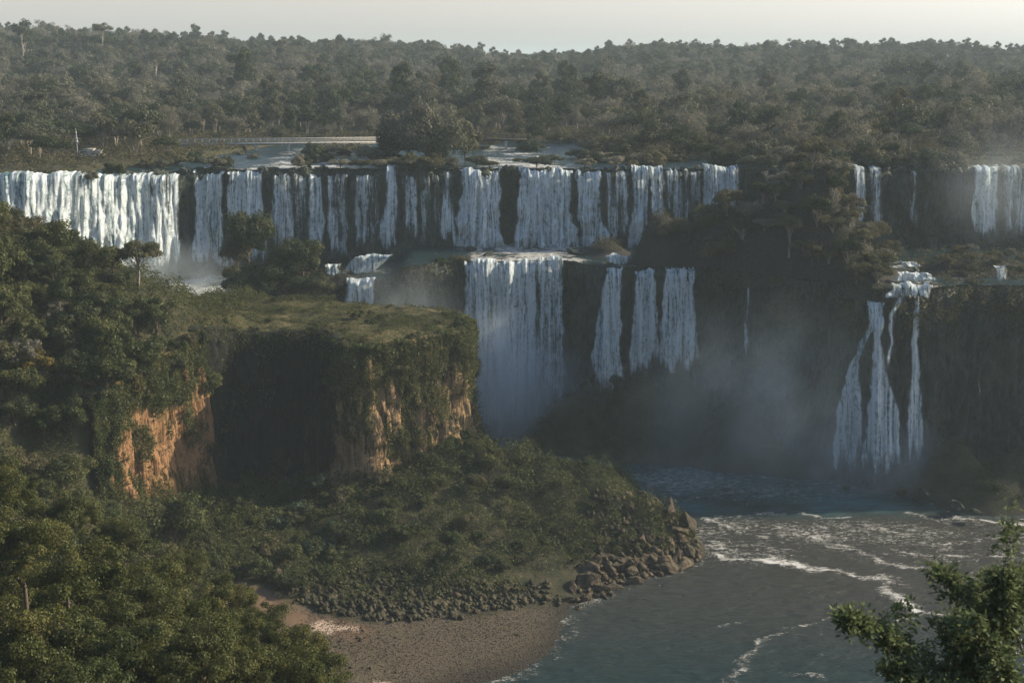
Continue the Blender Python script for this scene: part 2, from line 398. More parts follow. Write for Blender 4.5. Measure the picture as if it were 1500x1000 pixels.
RIMS = chaikin(RIM, 2)
_rn = 1.0+0*RIMS[:, 0]; _rn[:1] = 0
RIMS = RIMS+np.stack([_rn*.75*vnoise(RIMS[:, 0]*.5, RIMS[:, 1]*.5, 1), _rn*.75*vnoise(RIMS[:, 0]*.5, RIMS[:, 1]*.5, 7)], 1)
POLY = [tuple(p) for p in RIMS] + [(-36, 247), (-50, 247), (-75, 246), (-110, 243), (-150, 225), (-150, 150), (-90, 150)]
MOUNDS = [  # x, y, height, rx, ry : islands and rocky mounds
    (31, 262-4, 10.5, 4.6, 5), (42, 259, 11, 5.5, 6), (48, 254, 6, 6, 7), (61, 258, 12, 9, 15), (66, 272, 17, 5, 12), (66, 246, 8, 8, 9), (56, 250, 7, 9, 8), (-50, 258, 7, 6, 5), (-40, 259, 4.5, 5, 4),
    (21, 272, 3, 4, 5), (95, 250, 3, 8, 6)]
LOWM = [(14, 253, 11, 12, 7), (27, 251, 16, 10, 9), (36, 250, 15, 9, 9), (48, 244, 11, 12, 9), (84, 224, 10, 7, 8), (96, 222, 8.5, 9, 10), (88, 216, 5, 10, 6), (110, 222, 12, 12, 10), (60, 236, 4, 12, 7), (5, 256, 5, 9, 6), (76, 226, 4, 8, 5)]
def far_hill(x, y):
    ang = x/np.maximum(y, 50.0)
    y0 = 430+ss(-.35, .1, ang)*190; h = 34-ss(-.42, -.12, ang)*10-ss(-.1, .2, ang)*3+5*vnoise(ang*9, 0, seed=12)
    return ss(0, 1, (y-y0)/(980-y0))*h + 2.5*fbm(x*.012, y*.012, octv=3, seed=5)*ss(330, 420, y)
def H(x, y, detail=True):
    x = np.asarray(x, float); y = np.asarray(y, float)
    L = fL(x, y)
    for cx, cyy, h, rx, ry in LOWM:
        L = np.maximum(L, -3+(h+3)*np.exp(-((x-cx)/rx)**2-((y-cyy)/ry)**2))
    s = polyd(x, y, POLY)
    wdt = .8+ss(-64, -73, x)*14
    U = np.maximum(fU(x, y), L)
    k = np.where(s > 0, np.clip(s/wdt, 0, 1), 0); k = k*k*(3-2*k)
    Z = L+(U-L)*k
    T = ZT(x)
    for cx, cyy, h, rx, ry in MOUNDS:
        T = T+h*np.exp(-(((x-cx)/rx)**2+((y-cyy)/ry)**2)**1.4)
    kt = ss(0, 1.2, y-Yl(x))
    Z = np.maximum(Z, -3+(T+3)*kt) if False else np.where((kt > 0) & (s < 0), Z*(1-kt)+T*kt, Z)
    ku = ss(0, 1.2, y-Yu(x))
    up = 55.4+ss(0, 8, y-Yb(x))*2.2+far_hill(x, y)+ss(0, 40, y-Yb(x))*2*0
    Z = Z*(1-ku)+np.maximum(up, Z)*ku
    if detail: Z = Z+.45*fbm(x*.12, y*.12, octv=2, seed=6)*ss(3, 6, s)*(y < 250)+.22*fbm(x*.35, y*.35, octv=3, seed=2)*ss(.3, 3, Z)
    return Z

# ------------------------------------------------------------------ terrain meshes
def nonuni(a, b, fa, fb, fine, coarse):
    out = [a]
    while out[-1] < b:
        x = out[-1]; d = max(fa-x, x-fb, 0)
        out.append(x+min(coarse, fine+d*.06))
    return np.array(out)
SHORE_TIP = [Pz(*p, 0)[:2] for p in [(700, 1003), (765, 985), (803, 960), (826, 930), (830, 898)]]
def build_terrain():
    xs = nonuni(-190, 190, -75, 40, .7, 4); ys = nonuni(-30, 440, 140, 262, .7, 4)
    X, Y = np.meshgrid(xs, ys); Z = H(X, Y)
    s = polyd(X, Y, POLY)
    P1 = [tuple(Pz(*p, 2)[:2]) for p in [(350, 868), (420, 885), (450, 900), (520, 907), (700, 893), (820, 872), (860, 880), (880, 960), (760, 1100), (420, 1100), (455, 960), (400, 925), (360, 905)]]
    beach = ss(-1.2, 1.0, polyd(X, Y, P1)+1.2*fbm(X*.3, Y*.3, seed=8))
    red = ss(-1.5, 1.5, polyd(X, Y, [tuple(Pz(*p, 2)[:2]) for p in [(340, 868), (420, 882), (460, 900), (540, 915), (530, 935), (440, 925), (360, 905)]])+.6*fbm(X*.5, Y*.5, seed=9))
    sand = np.zeros_like(X)
    for c in ([(455, 912), (475, 905), (490, 912), (525, 917), (527, 922), (490, 920), (485, 928), (460, 925)], [(530, 998), (555, 988), (570, 990), (560, 1003)], [(315, 890), (332, 886), (338, 893), (322, 900)]):
        sand = np.maximum(sand, ss(-.35, .25, polyd(X, Y, [tuple(Pz(*p, 2)[:2]) for p in c])+.3*fbm(X*.8, Y*.8, seed=4)))
    meadow = ss(.5, 2, s)*ss(-57, -50, X)*(Z < 45)
    rockm = np.maximum(ss(-.5, 1, Y-Yl(X))*ss(1.5, -.5, Y-Yb(X)), 0)*(s < 0)
    wet = ss(.95, .1, Z)
    link_struct('ground', mesh('ground', np.stack([X, Y, Z], -1).reshape(-1, 3), grid_faces(len(xs), len(ys)), M['ground'], True,
        dict(beach=beach, red=red, sand=sand, meadow=meadow, rockm=rockm, wet=wet)))
    # far terrain, to the horizon
    xs = np.concatenate([np.linspace(-9000, -800, 12), np.linspace(-700, 700, 90), np.linspace(800, 9000, 12)])
    ys = np.concatenate([np.linspace(430, 1300, 80), np.linspace(1500, 12000, 14)])
    X, Y = np.meshgrid(xs, ys); Z = 57.6+far_hill(X, np.minimum(Y, 980))-ss(1000, 1300, Y)*12-.4*(Y < 436)
    z0 = np.zeros(X.size)
    link_struct('hills', mesh('hills', np.stack([X, Y, Z], -1).reshape(-1, 3), grid_faces(len(xs), len(ys)), M['ground'], True,
        dict(beach=z0, red=z0, sand=z0, meadow=z0, rockm=z0, wet=z0)))
def link_struct(name, me):
    o = link(name, me); o['kind'] = 'structure'; return o

def wall(name, pts, zb, zt, mat, seed, amp=1.0, col=.9, du=.45, dz=.55, skirt=0.0, outw=1.0, side=-1, label=None):
    """a cliff face: a ribbon along pts pushed in and out by column and ledge noise"""
    pts = np.array(pts, float)
    seg = np.r_[0, np.cumsum(np.hypot(*np.diff(pts, axis=0).T))]
    nu = int(seg[-1]/du)+2; u = np.linspace(0, seg[-1], nu)
    px = np.interp(u, seg, pts[:, 0]); py = np.interp(u, seg, pts[:, 1])
    tx = np.gradient(px); ty = np.gradient(py); l = np.hypot(tx, ty); nx, ny = -side*-ty/l*-1, -side*tx/l*-1
    b = zb(px+nx*1.5, py+ny*1.5)-1.0; tp = zt(px-nx*1.6, py-ny*1.6)+.15
    nv = int(np.max(tp-b)/dz)+2
    t = np.linspace(0, 1, nv)[:, None]
    Z = b+(tp-b)*t; U = np.broadcast_to(u, Z.shape)
    cu = U*col+.8*fbm(U*.1, Z*.05, seed=seed+3)
    cols = vnoise(cu, np.floor(Z/3.1+vnoise(U*.2, 0, seed=seed))*3.7, seed=seed)          # columns broken by ledges
    blocks = vnoise(U*.28, Z*.16, seed=seed+1)
    fine = fbm(U*1.1, Z*.5, seed=seed+2, octv=4)
    cell = hashn(np.floor(cu*1.3), np.floor(Z/4.3+vnoise(U*.3, 0, seed=seed+6)*1.2), np.zeros_like(cu), seed)
    d = outw+amp*(.35*cols+.38*cell+.75*blocks+.35*fine)+skirt*(1-t)**2.2*(1+.6*fbm(U*.25, Z*.25, seed=seed+5))
    d = d*(1-.9*ss(.93, 1.0, t))
    X = px+nx*d; Y = py+ny*d
    Xa = np.vstack([X, (px-nx*2.2)[None]]); Ya = np.vstack([Y, (py-ny*2.2)[None]]); Za = np.vstack([Z, (tp-.1)[None]])
    o = link(name, mesh(name, np.stack([Xa, Ya, Za], -1).reshape(-1, 3), grid_faces(nu, nv+1), mat, False))
    if label: tag(o, label, 'cliff')
    return o, (X, Y, Z, nx, ny, U, t)

build_terrain()
Lf = lambda x, y: H(x, y, False)
xx = np.arange(-150, 150, 1.0)
upper_wall = wall('cliff', np.stack([xx, Yu(xx)], 1), lambda x, y: ZT(x)*0+Lf(x, y-1.0), lambda x, y: 55.6+.55*fbm(x*.35, 0, seed=4), M['rock_wet'], 11, 1.1, .8, skirt=3.0,
     label='long dark wet cliff behind the upper row of waterfalls')
xx = np.arange(-47, 150, 1.0)
lower_wall = wall('cliff', np.stack([xx, Yl(xx)], 1), Lf, lambda x, y: ZT(x)-.1, M['rock_wet'], 21, 1.3, .7, skirt=2.0,
     label='dark lower cliff below the terrace, behind the tall lower waterfalls')

# ------------------------------------------------------------------ water
def build_water():
    xs = nonuni(-60, 190, -12, 95, .4, 4); ys = nonuni(60, 300, 140, 262, .4, 4)
    X, Y = np.meshgrid(xs, ys)
    # pixel coordinates of the photo's foam lines are turned into ground positions here
    lines = [([(1040, 800), (1052, 806), (1060, 817), (1110, 819), (1160, 825), (1230, 838), (1300, 849), (1312, 853), (1296, 862), (1315, 880), (1335, 893), (1385, 905)], 1.0, 1.0),
             ([(1142, 774), (1175, 783), (1205, 794), (1225, 800), (1250, 804), (1290, 820), (1330, 829), (1365, 830)], .9, .85),
             ([(1030, 758), (1065, 768), (1100, 783), (1125, 788)], .7, .8), ([(1180, 753), (1215, 760), (1240, 755)], .8, .9),
             ([(1220, 768), (1260, 773), (1290, 775), (1320, 780)], .9, .75), ([(1330, 754), (1375, 762)], .6, .9), ([(1395, 755), (1450, 762), (1520, 769)], .7, 1.0),
             ([(1370, 800), (1410, 798), (1440, 790), (1520, 788)], .7, .8), ([(1310, 805), (1340, 812), (1400, 815), (1480, 812)], .6, .7), ([(1400, 840), (1440, 850), (1500, 852)], .6, .8),
             ([(1060, 1010), (1088, 965), (1118, 937), (1150, 922), (1205, 907), (1225, 905)], .75, .62), ([(1270, 912), (1330, 907)], .4, .8), ([(1035, 921), (1080, 912)], .4, .55), ([(1150, 985), (1200, 990)], .6, .65),
             ([(1030, 770), (1060, 757), (1150, 752)], .5, .7), ([(1335, 893), (1320, 880), (1350, 888)], .4, .7),
             ([(1120, 700), (1190, 709), (1245, 711)], .8, .8), ([(905, 690), (960, 700), (1020, 712)], 1.0, .45), ([(1010, 730), (1050, 728)], .6, .6)]
    wx = X+.9*fbm(X*.25, Y*.25, seed=31); wy = Y+.9*fbm(X*.25, Y*.25, seed=37)
    foam = np.zeros_like(X)
    for pts, wd, st in lines:
        p = [tuple(Pz(a, b, 0)[:2]) for a, b in pts]
        d = lined(wx, wy, p); wv = wd*(1.25+.8*vnoise(X*.22, Y*.22, seed=91)); foam = np.maximum(foam, st*(.92+.4*vnoise(X*.35, Y*.35, seed=92))*np.exp(-(d/np.maximum(wv, .25))**2))
    def blob(px, py, rx, ry, st):
        nonlocal foam
        c = Pz(px, py, 0); foam = np.maximum(foam, st*np.exp(-((wx-c[0])/rx)**2-((wy-c[1])/ry)**2))
    blob(1055, 800, 1.6, 3.2, .85); blob(1050, 790, 3, 1, .6); blob(780, 655, 9, 7, 1.1); blob(760, 668, 9, 3.5, .95); blob(1290, 676, 8, 3.5, 1.0); blob(1000, 705, 22, 10, .72); blob(1110, 718, 22, 7, .6); blob(1250, 700, 14, 7, .6)
    py = 500-FPX*np.tan(np.arctan2(-CAMZ, Y)+PITCH)   # rough picture row, only used to spread the broken foam over this strip of river
    strip = ss(214, 205, Y)*ss(183, 192, Y)*ss(24, 32, X)
    foam = np.maximum(foam, strip*.42*(1+.7*fbm(X*.1, Y*.2, seed=77)))
    Hh = H(X, Y, False)
    foam = np.maximum(foam, ss(-.9, -.05, Hh)*.42*(1+.6*fbm(X*.4, Y*.4, seed=5))*(Hh < .5))
    far = ss(216, 250, Y)
    Z = .13*fbm(X*.35, Y*1.0, octv=3, seed=41)+.12*foam+far*.18*fbm(X*.5, Y*.8, seed=43)
    silt = ss(222, 205, Y)*ss(140, 180, Y)*(.75+.25*ss(20, 60, X))
    link_struct('river', mesh('river', np.stack([X, Y, Z], -1).reshape(-1, 3), grid_faces(len(xs), len(ys)), M['river'], True, dict(foam=foam, silt=silt, aer=ss(206, 216, Y)*(.55+.45*fbm(X*.12, Y*.2, seed=66)))))
    # river above the upper falls, and the water spread over the ledge between the two rows
    xs = np.arange(-150, 100, 1.0); v = []; fo = []
    K = 60
    for j in range(K+1):
        k = (j/K)**1.6
        y = Yu(xs)-.35+k*(Yb(xs)-Yu(xs)+6)
        z = 55.75+k*.9+.12*fbm(xs*.6, y*.6, seed=3)+.35*ss(.15, .05, k)*0
        v.append(np.stack([xs, y, z], -1)); g_ = np.clip(ss(-64, -58, xs)*ss(-36, -42, xs)+ss(-10, -7, xs)*ss(14, 10, xs)+.6*ss(-75, -80, xs), 0, 1)
        fo.append(np.clip((ss(.2, 0, k)*.6+.5*g_+.55*fbm(xs*.15, y*.22, seed=6))*(.25+.75*g_)*(k < .75)+.45*ss(.04, 0, k), 0, 1))
    z0 = np.zeros(len(xs)*(K+1))
    link_struct('upper_river', mesh('upper_river', np.concatenate(v), grid_faces(len(xs), K+1), M['river'], True, dict(foam=np.concatenate(fo), silt=z0)))
    xs = np.arange(-130, 130, .8); v = []; fo = []; K = 24
    for j in range(K+1):
        k = j/K; y = Yl(xs)-.5+k*(Yu(xs)-Yl(xs)+.5)
        z = ZT(xs)+.12+k*.35+.12*fbm(xs*.6, y*.6, seed=13)
        v.append(np.stack([xs, y, z], -1)); g_ = np.clip(ss(-12, -8, xs)*ss(20, 12, xs)+.6*ss(17, 20, xs)*ss(40, 36, xs)+ss(72, 74, xs)*ss(84, 81, xs)+ss(-52, -58, xs)+.6*ss(-38, -35, xs)*ss(-24, -27, xs), 0, 1)
        fo.append(np.clip((.35+.7*ss(-11, -7, xs)*ss(19, 14, xs)+.5*ss(.7, 1, k)+.3*ss(.15, 0, k)+.7*fbm(xs*.2, y*.3, seed=16)+.9*ss(-60, -70, xs))*g_, 0, 1))
    z0 = np.zeros(len(xs)*(K+1))
    link_struct('terrace_stream', mesh('terrace_stream', np.concatenate(v), grid_faces(len(xs), K+1), M['river'], True, dict(foam=np.concatenate(fo), silt=z0)))
build_water()

def fall(rows, Yf, label, dens=.8, out0=.9, out1=3.0, nu=None, seed=0, group=None, spread=0.0, lip=1.6):
    """rows: (pxl, pxr, py[, dens]) from the rim down; Yf(x) the cliff line behind it"""
    rows = [r if len(r) == 4 else (*r, 1.0) for r in rows]
    rl = np.array([r[0] for r in rows], float); rr = np.array([r[1] for r in rows], float); ry = np.array([r[2] for r in rows], float); rd = np.array([r[3] for r in rows], float)
    hh = ry[-1]-ry[0]
    nv = max(10, int(hh/2.2)); t = np.linspace(0, 1, nv)
    py = ry[0]+hh*t
    l = np.interp(py, ry, rl); r = np.interp(py, ry, rr); dd = np.interp(py, ry, rd)
    wpx = np.max(r-l); nu = max(6, int(wpx/1.8)+3)
    s = np.linspace(0, 1, nu)[None, :]
    jj = 1+1.5*t*spread; jl = 1.6*jj*fbm(py*.05, 0, seed=seed+1); jr = 1.6*jj*fbm(py*.05, 5, seed=seed+2)
    px = (l+jl)[:, None]*(1-s)+(r+jr)[:, None]*s; T = np.broadcast_to(t[:, None], px.shape)
    PYY = py[:, None]+(1-T)**6*2.6*(vnoise(px*.06, seed*1.0)+.5*vnoise(px*.3, seed*1.0))
    off = out0+(out1-out0)*T**1.3
    Y = np.full(px.shape, 260.0)
    for _ in range(6):
        X = PY(px, PYY, Y)[0]; Y = Yf(X)-off-1.0*ss(0, .08, T)
    fold = vnoise(px*.13, T*1.5, seed=seed)*.9+vnoise(px*.4, T*4, seed=seed+3)*.4+spread*T*fbm(px*.08, T*5, seed=seed+4)
    Y = Y-fold
    Q = PY(px, PYY, Y)
    # lip: the first row lies back on the rim
    Q[1][0] += lip
    es = np.minimum(s, 1-s)*np.maximum(r-l, 1)[:, None]
    edge = ss(-.5, 9, es+2.5*vnoise(px*.0+s*3, T*3+seed))*ss(0, .5, es)*ss(0, .02, T)*ss(1.03, .74, T+.07*fbm(px*.12, T*0, seed=seed+9)+.05*fbm(px*.4, T*0, seed=seed+8))
    edge = np.where(T < .02, 1.0*ss(0, 4, es), edge)
    uvx = Q[0]+seed*7.3; uvy = Q[2]
    D = dens*np.broadcast_to(dd[:, None], px.shape)*(1+.22*fbm(px*.11, PYY*.022, seed=seed+6)+(.12+.2*T)*vnoise(px*.16, PYY*.09, seed=seed+7))
    o = link('waterfall', mesh('waterfall', np.stack([Q[0], Q[1], Q[2]], -1).reshape(-1, 3), grid_faces(nu, nv), M['fall'], True,
             dict(dens=D, edge=edge), uv=np.stack([uvx.ravel(), uvy.ravel()], -1)))
    tag(o, label, 'waterfall', group)
    return o
UF, LF = lambda x: Yu(x)-.4, lambda x: Yl(x)-.4
k = 0
for rows, label, dens, o1, sp in [
    ([(428, 452, 256), (428, 452, 360)], 'thin threads waterfall in the dark gap left of the single narrow waterfall', .42, 2.5, .4),
    ([(612, 646, 256), (612, 648, 362)], 'sparse threads waterfall left of the narrow one beside the middle pair', .40, 2.5, .4),
    ([(974, 1002, 250), (974, 1004, 345)], 'sparse threads waterfall above the gap between two rock mounds', .44, 2.5, .4),
    ([(1008, 1030, 250), (1010, 1030, 330)], 'sparse threads waterfall left of the blue strand waterfall', .46, 2.5, .4),
    ([(-60, 118, 253), (-60, 125, 400)], 'broad thick sunlit curtain waterfall at the far left of the upper row', 1.7, 4, 1.5),
    ([(112, 225, 254), (112, 232, 330), (110, 245, 398)], 'wide white sunlit curtain waterfall right of the thickest one', 1.45, 4, 1.5),
    ([(220, 262, 255), (222, 266, 340), (215, 275, 395)], 'thinner veil waterfall ending the left curtain, beside a bare dark cliff strip', .9, 4, 1.0),
    ([(282, 330, 252), (284, 328, 300), (276, 336, 390)], 'white plume waterfall just right of the bare dark cliff strip on the left', .92, 4, 1.0),
    ([(332, 386, 250), (332, 390, 330), (326, 400, 385)], 'square topped white waterfall behind the tall round bush island', .95, 4, 1.0),
    ([(396, 432, 254), (396, 432, 365)], 'thin broken streams waterfall behind the right bush of the island', .60, 3, .5),
    ([(450, 474, 252), (450, 478, 362)], 'single narrow waterfall right of the bush island', .85, 3, .5),
    ([(478, 512, 256), (480, 515, 380)], 'faint dark trickle waterfall left of the middle of the cliff', .52, 2.5, .5),
    ([(514, 556, 256), (514, 556, 372)], 'very faint broad trickle waterfall with a ledge across it', .50, 2.5, .5),
    ([(564, 583, 244), (562, 583, 300), (552, 584, 366)], 'slim white waterfall leaning left at its foot, left of the dark rounded cliff', .95, 4, .8),
    ([(586, 612, 256), (590, 616, 350)], 'hair thin trickle waterfall on the dark rounded cliff', .55, 2, .5),
    ([(646, 662, 250), (643, 666, 310), (645, 678, 364)], 'narrow waterfall close to the left of the big middle pair', .82, 3.5, .8),
    ([(672, 734, 248), (672, 735, 300), (666, 742, 345), (660, 752, 378)], 'wide white waterfall, left of the big middle pair above the ledge', 1.0, 5.5, 2),
    ([(756, 802, 248), (757, 808, 300), (750, 826, 345), (744, 848, 376)], 'wide white waterfall fanning out at its foot, right of the big middle pair', 1.08, 6, 2),
    ([(796, 842, 248), (798, 842, 310), (800, 850, 345), (800, 862, 374)], 'white waterfall joined to the right side of the fanning middle waterfall', .92, 6, 2),
    ([(842, 880, 250), (843, 884, 310), (848, 900, 372)], 'half thin waterfall splitting over dark rocks right of the middle pair', .85, 5, 2),
    ([(884, 922, 252), (886, 924, 350)], 'hair thin trickle waterfall left of the triple strand waterfall', .58, 2.5, .5),
    ([(925, 952, 243), (925, 952, 310), (916, 960, 376)], 'thick left strand waterfall above the rounded rock mound', 1.0, 5.5, 2),
    ([(948, 974, 243), (950, 974, 312), (932, 958, 368)], 'right strand waterfall that bends left over boulders above the rounded rock mound', .82, 6, 2),
    ([(1000, 1010, 248), (1001, 1011, 335)], 'single thin strand waterfall between two rock mounds', .75, 3, .5),
    ([(1028, 1084, 243), (1030, 1084, 322)], 'blue shaded waterfall of parallel strands behind the shrub topped mound', .86, 3, .5),
    ([(1207, 1222, 245), (1208, 1222, 282)], 'short faint waterfall left of the tall islet trees on the right', .55, 2, .3),
    ([(1249, 1268, 244), (1250, 1269, 330)], 'narrow blue waterfall with a pale lip among the dark trees', .80, 2.5, .3),
    ([(1272, 1294, 245), (1275, 1294, 330)], 'faint narrow blue waterfall beside another with a pale lip among the dark trees', .62, 2.5, .3),
    ([(1330, 1346, 250), (1331, 1345, 340)], 'barely visible trickle waterfall on the dark cliff at right', .36, 2, .3),
    ([(1424, 1466, 243), (1421, 1464, 349)], 'solid blue shaded waterfall near the right end of the upper row', 1.1, 2.5, .5),
    ([(1466, 1530, 243), (1466, 1530, 345)], 'thin veil waterfall at the extreme right of the upper row', .55, 2.5, .5)]:
    fall(rows, UF, label, dens, 4.6 if k == 4 else 3.0 if 4 < k < 7 else .9, o1+(1.5 if 4 <= k < 7 else 0), seed=k*13+5, spread=sp, group='waterfalls of the upper row'); k += 1
for rows, label, dens, o1, sp in [
    ([(679, 722, 382), (682, 722, 470), (690, 735, 640)], 'left part of the great lower curtain waterfall, next to the grassy headland', 1.2, 5, 1.0),
    ([(716, 790, 381), (718, 792, 480), (722, 800, 640)], 'middle of the great lower curtain waterfall with a bright straight strand', 1.1, 5, 1.0),
    ([(786, 826, 378), (786, 828, 480), (790, 835, 620)], 'thin right edge of the great lower curtain waterfall', .70, 5, 1.0),
    ([(886, 914, 392), (876, 913, 450), (866, 913, 500), (856, 918, 574)], 'white lower waterfall that slants left on its way down', 1.25, 4, .6),
    ([(929, 962, 396), (926, 963, 450), (920, 970, 548)], 'straight lower waterfall between two others below the round rock mound', 1.1, 3.5, .5),
    ([(973, 1019, 394), (968, 1020, 450), (958, 1026, 546)], 'broad lower waterfall of fine strands, right of the middle group', 1.05, 3.5, .5),
    ([(1092, 1098, 418), (1088, 1098, 540)], 'lone thread waterfall on the dark shaded cliff', .8, 3, .2),
    ([(1153, 1161, 440), (1153, 1161, 520)], 'very faint thread waterfall dimmed by mist on the shaded cliff', .42, 2.5, .2),
    ([(1209, 1217, 448), (1208, 1216, 640)], 'faint long thread waterfall left of the braided waterfall', .42, 2.5, .2),
    ([(1268, 1298, 440), (1272, 1296, 472), (1262, 1278, 490), (1242, 1262, 530), (1228, 1262, 570), (1216, 1270, 650), (1212, 1276, 688)], 'left branch of the braided waterfall sweeping out to the left', 1.35, 5, .8),
    ([(1276, 1298, 462), (1277, 1292, 495), (1276, 1302, 545), (1268, 1318, 600), (1260, 1330, 694)], 'central branch of the braided waterfall swelling towards its foot', 1.4, 6, .8),
    ([(1312, 1328, 436), (1302, 1314, 460), (1298, 1310, 500), (1294, 1306, 540)], 'short slanting strand waterfall joining the central branch', .9, 3.5, .4),
    ([(1336, 1360, 434), (1339, 1350, 450), (1334, 1350, 500), (1330, 1352, 580), (1320, 1354, 682)], 'straight tall waterfall on the right side of the braided waterfall', 1.35, 5, .8),
    ([(505, 551, 409), (508, 550, 500)], 'short brilliant white waterfall dropping behind the grassy headland', 1.25, 3, .5),
    ([(1306, 1364, 417), (1292, 1364, 437)], 'low wide cascade at the brink just above the braided waterfall', 1.1, 1.2, .2),
    ([(637, 644, 385), (640, 647, 500)], 'single dim thread waterfall in the mist above the headland', .5, 2.5, .2),
    ([(1432, 1440, 425), (1430, 1440, 640)], 'very faint thread waterfall on the black cliff at the far right', .42, 2.5, .2)]:
    fall(rows, LF, label, dens, .9, o1, seed=k*13+5, spread=sp, group='waterfalls of the lower row'); k += 1

for rows, dy, label in [([(1316, 1366, 400), (1304, 1376, 412)], 6, 'wide white rapid in the middle of the steps above the braided waterfall'), ([(1314, 1340, 382), (1322, 1356, 391)], 14, 'topmost small white rapid among trees above the braided waterfall'),
                     ([(1455, 1476, 388), (1460, 1480, 412)], 5, 'small white rapid near the right edge on the dark ledge'), ([(520, 578, 374), (492, 545, 402)], 10, 'rapid running down over rocks towards the bright little waterfall'),
                     ([(474, 500, 388), (478, 502, 406)], 5, 'small white rapid beside the right foot of the bush island'), ([(885, 945, 374), (890, 960, 392)], 5, 'rapid on the ledge above the slanting lower waterfall')]:
    fall(rows, (lambda d: lambda x: Yl(x)+d)(dy), label, .95, .2, 1.0, seed=k*7, lip=.5, group='rapids on the ledge between the rows'); k += 1
#%%PART2
# ------------------------------------------------------------------ foliage, trunks, rocks
rng = np.random.default_rng(7)
def rdir(n, rg):
    v = rg.normal(size=(n, 3)); return v/np.linalg.norm(v, axis=1)[:, None]
def leaf_quads(p, size, rg, nrm=None, bias=.6, aspect=.5):
    n = len(p); d = rdir(n, rg)
    if nrm is not None:
        d = d+nrm*bias*1.6; d /= np.linalg.norm(d, axis=1)[:, None]
    r = rdir(n, rg); a = np.cross(d, r); a /= np.linalg.norm(a, axis=1)[:, None]+1e-9
    b = np.cross(d, a); size = np.broadcast_to(size, n)[:, None]
    a = a*size*.5; b = b*size*.5*aspect
    v = np.stack([p-a, p-b, p+a, p+b], 1).reshape(-1, 3)
    return v, np.arange(4*n).reshape(-1, 4)
def tube(pts, rad, sides=6):
    pts = np.array(pts, float); n = len(pts); v = []
    tg = np.gradient(pts, axis=0); tg /= np.linalg.norm(tg, axis=1)[:, None]+1e-9
    up = np.array([.3, .9, .1]) if abs(tg[0][2]) > .8 else np.array([0, 0, 1.0])
    for i in range(n):
        a = np.cross(tg[i], up); a /= np.linalg.norm(a)+1e-9; b = np.cross(tg[i], a)
        th = np.arange(sides)*2*math.pi/sides
        v.append(pts[i]+rad[i]*(np.cos(th)[:, None]*a+np.sin(th)[:, None]*b))
    f = [[i*sides+j, i*sides+(j+1) % sides, (i+1)*sides+(j+1) % sides, (i+1)*sides+j] for i in range(n-1) for j in range(sides)]
    return np.concatenate(v), np.array(f)
def join(parts):
    vs_, fs_, o = [], [], 0
    for v, f in parts:
        vs_.append(v); fs_.append(f+o); o += len(v)
    return np.concatenate(vs_), np.concatenate(fs_)
def crown_parts(seed, R, Hc, zc, nl, per, leaf, twig=False, flat=.8, low=-.35, lobe=(.2, .42), spr=(.35, .92)):
    rg = np.random.default_rng(seed)
    d = rdir(nl*3, rg); d = d[d[:, 2] > low][:nl]; nl = len(d)
    c = d*np.array([R, R, Hc/2])*rg.uniform(*spr, (nl, 1))+np.array([0, 0, zc])
    lr = R*rg.uniform(*lobe, nl)
    P, Nn = [], []
    for i in range(nl):
        dd = rdir(per, rg); dd = dd[(dd[:, 2] > -.45) | (rg.random(len(dd)) < .25)]
        rad = lr[i]*(.35+.7*rg.random((len(dd), 1))**.45)*(1+.22*fbm(dd[:, 0]*2+i, dd[:, 1]*2, dd[:, 2]*2, octv=2, seed=seed)[:, None])
        P.append(c[i]+dd*rad*np.array([1, 1, flat])); Nn.append(dd)
    P = np.concatenate(P); Nn = np.concatenate(Nn)
    v, f = leaf_quads(P, leaf*rg.uniform(.6, 1.35, len(P)), rg, Nn, 1.0, .14 if twig else .55)
    return (v, f), c, lr
def trunk_parts(seed, c, lr, zc, r0, base=-1.0):
    rg = np.random.default_rng(seed+99)
    top = np.array([rg.normal()*.25, rg.normal()*.25, zc])
    parts = [tube([[0, 0, base], [top[0]*.2+.1, top[1]*.3, zc*.35], [top[0]*.7, top[1]*.7, zc*.7], top], [r0*1.3, r0, r0*.75, r0*.4], 7)]
    for i in range(min(9, len(c))):
        s = np.array([top[0]*.5, top[1]*.5, zc*rg.uniform(.35, .75)]); e = c[i]; m = (s+e)/2+np.array([0, 0, .12*zc*rg.random()])
        parts.append(tube([s, m, e, e+(e-s)*.25], [r0*.5, r0*.35, r0*.2, r0*.06], 5))
        for q in range(2):
            e2 = e+rdir(1, rg)[0]*lr[i]*.8
            parts.append(tube([m, (m+e2)/2, e2], [r0*.2, r0*.13, r0*.04], 4))
    return join(parts)
def proto_tree(name, seed, R, Hc, zc, nl, per, leaf, mat, r0=.22, bark='bark', twig=False, flat=.8, low=-.35, base=-1.0, **kw):
    cp, c, lr = crown_parts(seed, R, Hc, zc, nl, per, leaf, twig, flat, low, **kw)
    return dict(name=name, crown=mesh('crown', *cp, M[mat]), trunk=mesh('trunk', *trunk_parts(seed, c, lr, zc, r0, base), M[bark], True))
def place_tree(pr, loc, sc, rz, mat=None, label=None, cat='tree', group=None, names=('trunk', 'crown'), bark=None, tilt=0.0):
    e = bpy.data.objects.new(pr['name'], None); COL.objects.link(e); e.location = [float(a) for a in loc]; e.rotation_euler = (tilt, tilt*.5, rz)
    e.scale = sc if hasattr(sc, '__len__') else (sc, sc, sc); e.empty_display_size = .5
    t = link(names[0], pr['trunk'], e); c = link(names[1], pr['crown'], e)
    for o, mm in ((c, mat), (t, bark)):
        if mm: o.material_slots[0].link = 'OBJECT'; o.material_slots[0].material = M[mm]
    tag(e, label, cat, group); return e
